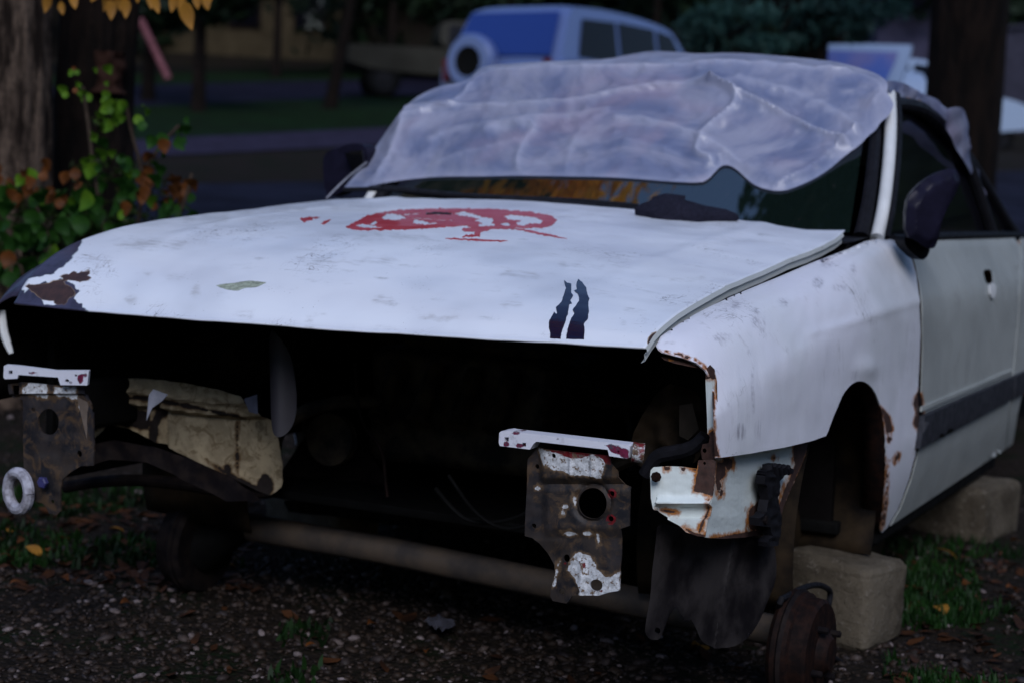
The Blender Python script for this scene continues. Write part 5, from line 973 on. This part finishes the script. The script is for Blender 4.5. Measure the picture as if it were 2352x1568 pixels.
n = NB('painted sky blue glass'); n.put('Base Color', (.010, .030, .16)); n.put('Roughness', .25); M['blueglass'] = n.m  # reflection of blue sky put into the base colour
vdir = math.atan2(-fh[0], fh[1])
lo = T(1122, 22); lo.z -= .0
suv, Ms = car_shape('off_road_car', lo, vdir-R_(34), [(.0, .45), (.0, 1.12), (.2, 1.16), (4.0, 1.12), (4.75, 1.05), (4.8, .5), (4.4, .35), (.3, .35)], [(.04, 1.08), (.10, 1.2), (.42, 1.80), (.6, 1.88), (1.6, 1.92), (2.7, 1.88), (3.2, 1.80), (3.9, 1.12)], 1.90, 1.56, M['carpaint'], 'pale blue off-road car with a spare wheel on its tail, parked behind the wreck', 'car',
    panes=[[(.55, 1.2), (1.55, 1.2), (1.55, 1.74), (.72, 1.70)], [(1.63, 1.2), (2.6, 1.2), (2.6, 1.75), (1.63, 1.75)], [(2.68, 1.2), (3.55, 1.2), (3.1, 1.70), (2.68, 1.75)]], rearpane=[(-.78, .055, 1.18), (.78, .055, 1.18), (.69, .365, 1.76), (-.69, .365, 1.76)], rearm=M['blueglass'])
ax_ = Ms.to_3x3() @ Vector((0, -1, 0)); c_ = Ms @ Vector((-.30, -.02, 1.08)); sw = lathe('spare_wheel', [(0, .12), (0, .34), (.05, .36), (.17, .36), (.22, .32), (.22, .20)], c_, ax_, M['carpaint'], suv, 32); lathe('wheel_disc', [(.215, .21), (.19, .15), (.2, 0)], c_, ax_, M['blackmat'], sw, 24)
for x in (-.78, .78): o = box('tail_light', Ms @ Vector((x, -.02, .98)), (.12, .05, .3), simple('red lamp', (.10, .004, .01), .3), suv, rot=(0, 0, vdir-R_(34)), bevel=.01)
box('rear_bumper', Ms @ Vector((0, -.05, .5)), (1.6, .15, .2), M['black'], suv, rot=(0, 0, vdir-R_(34)), bevel=.03)
# car with raised tailgate
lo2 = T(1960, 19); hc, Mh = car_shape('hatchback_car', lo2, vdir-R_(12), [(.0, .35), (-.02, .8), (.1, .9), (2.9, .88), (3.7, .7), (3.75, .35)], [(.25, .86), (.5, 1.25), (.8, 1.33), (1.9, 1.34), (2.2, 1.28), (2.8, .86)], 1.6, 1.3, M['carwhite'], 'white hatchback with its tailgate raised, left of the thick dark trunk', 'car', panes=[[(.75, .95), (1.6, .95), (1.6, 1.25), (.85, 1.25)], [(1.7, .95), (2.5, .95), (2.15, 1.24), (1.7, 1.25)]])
PQ = V2(tuple(depth(18.2)(1870, 150)[:2]), tuple(depth(17.9)(2095, 150)[:2]))
tg = panel('tailgate', [(1868, 132), (1888, 108), (1905, 102), (2000, 101), (2094, 104), (2096, 120), (2084, 205), (2060, 240), (2000, 240), (1880, 200)], PQ, M['carwhite'], hc, sp=20, back=(.0, .06, 0), relief=lambda v: np.array([[0, -.45*(b-100)/130, 0] for a, b in v]))
panel('tailgate_glass', [(1898, 122), (1910, 118), (2068, 122), (2064, 150), (2050, 200), (1890, 180)], lambda px, py: PQ(px, py)+np.array([0, -.45*(py-100)/130-.02, 0]), simple('painted reflection glass', (.22, .17, .28), .25, col2=(.06, .11, .36), scale=1.2, bump=0, spec=.5), tg, sp=25, back=(0, .01, 0))  # blue and pink reflected light put into the glass colour
# white car at the right edge
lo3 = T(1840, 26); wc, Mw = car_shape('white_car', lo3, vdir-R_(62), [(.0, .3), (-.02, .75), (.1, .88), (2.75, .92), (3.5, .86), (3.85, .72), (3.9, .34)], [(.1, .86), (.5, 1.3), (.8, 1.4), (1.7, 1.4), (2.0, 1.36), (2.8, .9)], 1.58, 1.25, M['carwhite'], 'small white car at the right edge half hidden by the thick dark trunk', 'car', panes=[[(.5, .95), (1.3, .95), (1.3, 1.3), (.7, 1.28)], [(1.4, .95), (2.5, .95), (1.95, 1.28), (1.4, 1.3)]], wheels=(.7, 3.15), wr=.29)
box('door_mirror', Mw @ Vector((.86, 2.45, 1.02)), (.16, .16, .16), M['blackmat'], wc, bevel=.03)
# pale pickup dimly seen on the left
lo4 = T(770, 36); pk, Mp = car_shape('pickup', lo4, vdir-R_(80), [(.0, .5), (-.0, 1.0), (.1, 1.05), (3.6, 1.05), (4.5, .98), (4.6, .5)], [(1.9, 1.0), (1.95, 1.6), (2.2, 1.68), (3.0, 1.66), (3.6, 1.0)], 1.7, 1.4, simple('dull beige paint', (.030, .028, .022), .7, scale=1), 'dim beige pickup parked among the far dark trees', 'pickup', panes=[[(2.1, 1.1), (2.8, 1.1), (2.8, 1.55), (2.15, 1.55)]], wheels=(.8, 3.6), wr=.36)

# far house, low wall, pole, stake
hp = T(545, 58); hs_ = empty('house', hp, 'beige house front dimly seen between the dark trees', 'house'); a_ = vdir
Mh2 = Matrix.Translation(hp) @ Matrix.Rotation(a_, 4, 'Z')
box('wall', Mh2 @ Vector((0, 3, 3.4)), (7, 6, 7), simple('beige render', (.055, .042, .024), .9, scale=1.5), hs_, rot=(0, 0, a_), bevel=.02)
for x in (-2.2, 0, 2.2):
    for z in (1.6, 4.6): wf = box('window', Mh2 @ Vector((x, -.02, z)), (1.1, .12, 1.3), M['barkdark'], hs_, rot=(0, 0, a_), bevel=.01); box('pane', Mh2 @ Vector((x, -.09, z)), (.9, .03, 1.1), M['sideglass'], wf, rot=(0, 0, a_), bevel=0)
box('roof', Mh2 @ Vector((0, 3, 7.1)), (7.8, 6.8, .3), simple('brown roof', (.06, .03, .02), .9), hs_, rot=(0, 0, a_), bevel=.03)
wl_ = simple('grey violet render', (.060, .054, .075), .9, scale=2)
p0, p1 = T(2230, 34), T(2700, 30); mid = (p0+p1)/2; L_ = (p1-p0).length; wa = empty('low_wall', mid, 'grey wall behind the white car at the right edge', 'wall'); ang = math.atan2(p1.y-p0.y, p1.x-p0.x)
box('wall_face', mid+Vector((0, 0, .8)), (L_, .2, 2.6), wl_, wa, rot=(0, 0, ang), bevel=.02); box('coping', mid+Vector((0, 0, 2.14)), (L_, .3, .08), wl_, wa, rot=(0, 0, ang), bevel=.01)
gb = T(2045, 40); bl = empty('shed', gb, 'pale violet shed wall seen above the raised tailgate', 'shed'); box('wall', gb+Vector((0, 0, 2.2)), (1.5, 1.2, 3.6), simple('violet grey boards', (.05, .045, .08), .9, scale=2), bl, rot=(0, 0, vdir), bevel=.02); box('roof', gb+Vector((0, 0, 4.1)), (1.9, 1.6, .15), M['blackmat'], bl, rot=(0, 0, vdir), bevel=.02)
pa = depth(20)(322, 45); pb = ghit(387, 185); pb = depth(20)(387, 182)
tag(tube('pole', [pa, (pa+pb)/2, pb], .045, simple('pink painted pole', (.16, .05, .06), .6), None, 10, 0), 'thin leaning pink pole beyond the golden leaves', 'pole')
st_ = T(2350, 7.5); sk = empty('stake', st_, 'short wooden stake with a yellow band at the right edge', 'stake'); box('post', st_+Vector((.0, 0, .0)), (.045, .045, 1.2), simple('brown wood', (.16, .06, .03), .8), sk, rot=(0, 0, vdir), bevel=.005); box('band', st_+Vector((0, 0, .50)), (.05, .05, .09), simple('yellow paint', (.35, .20, .02), .6), sk, rot=(0, 0, vdir), bevel=.005)
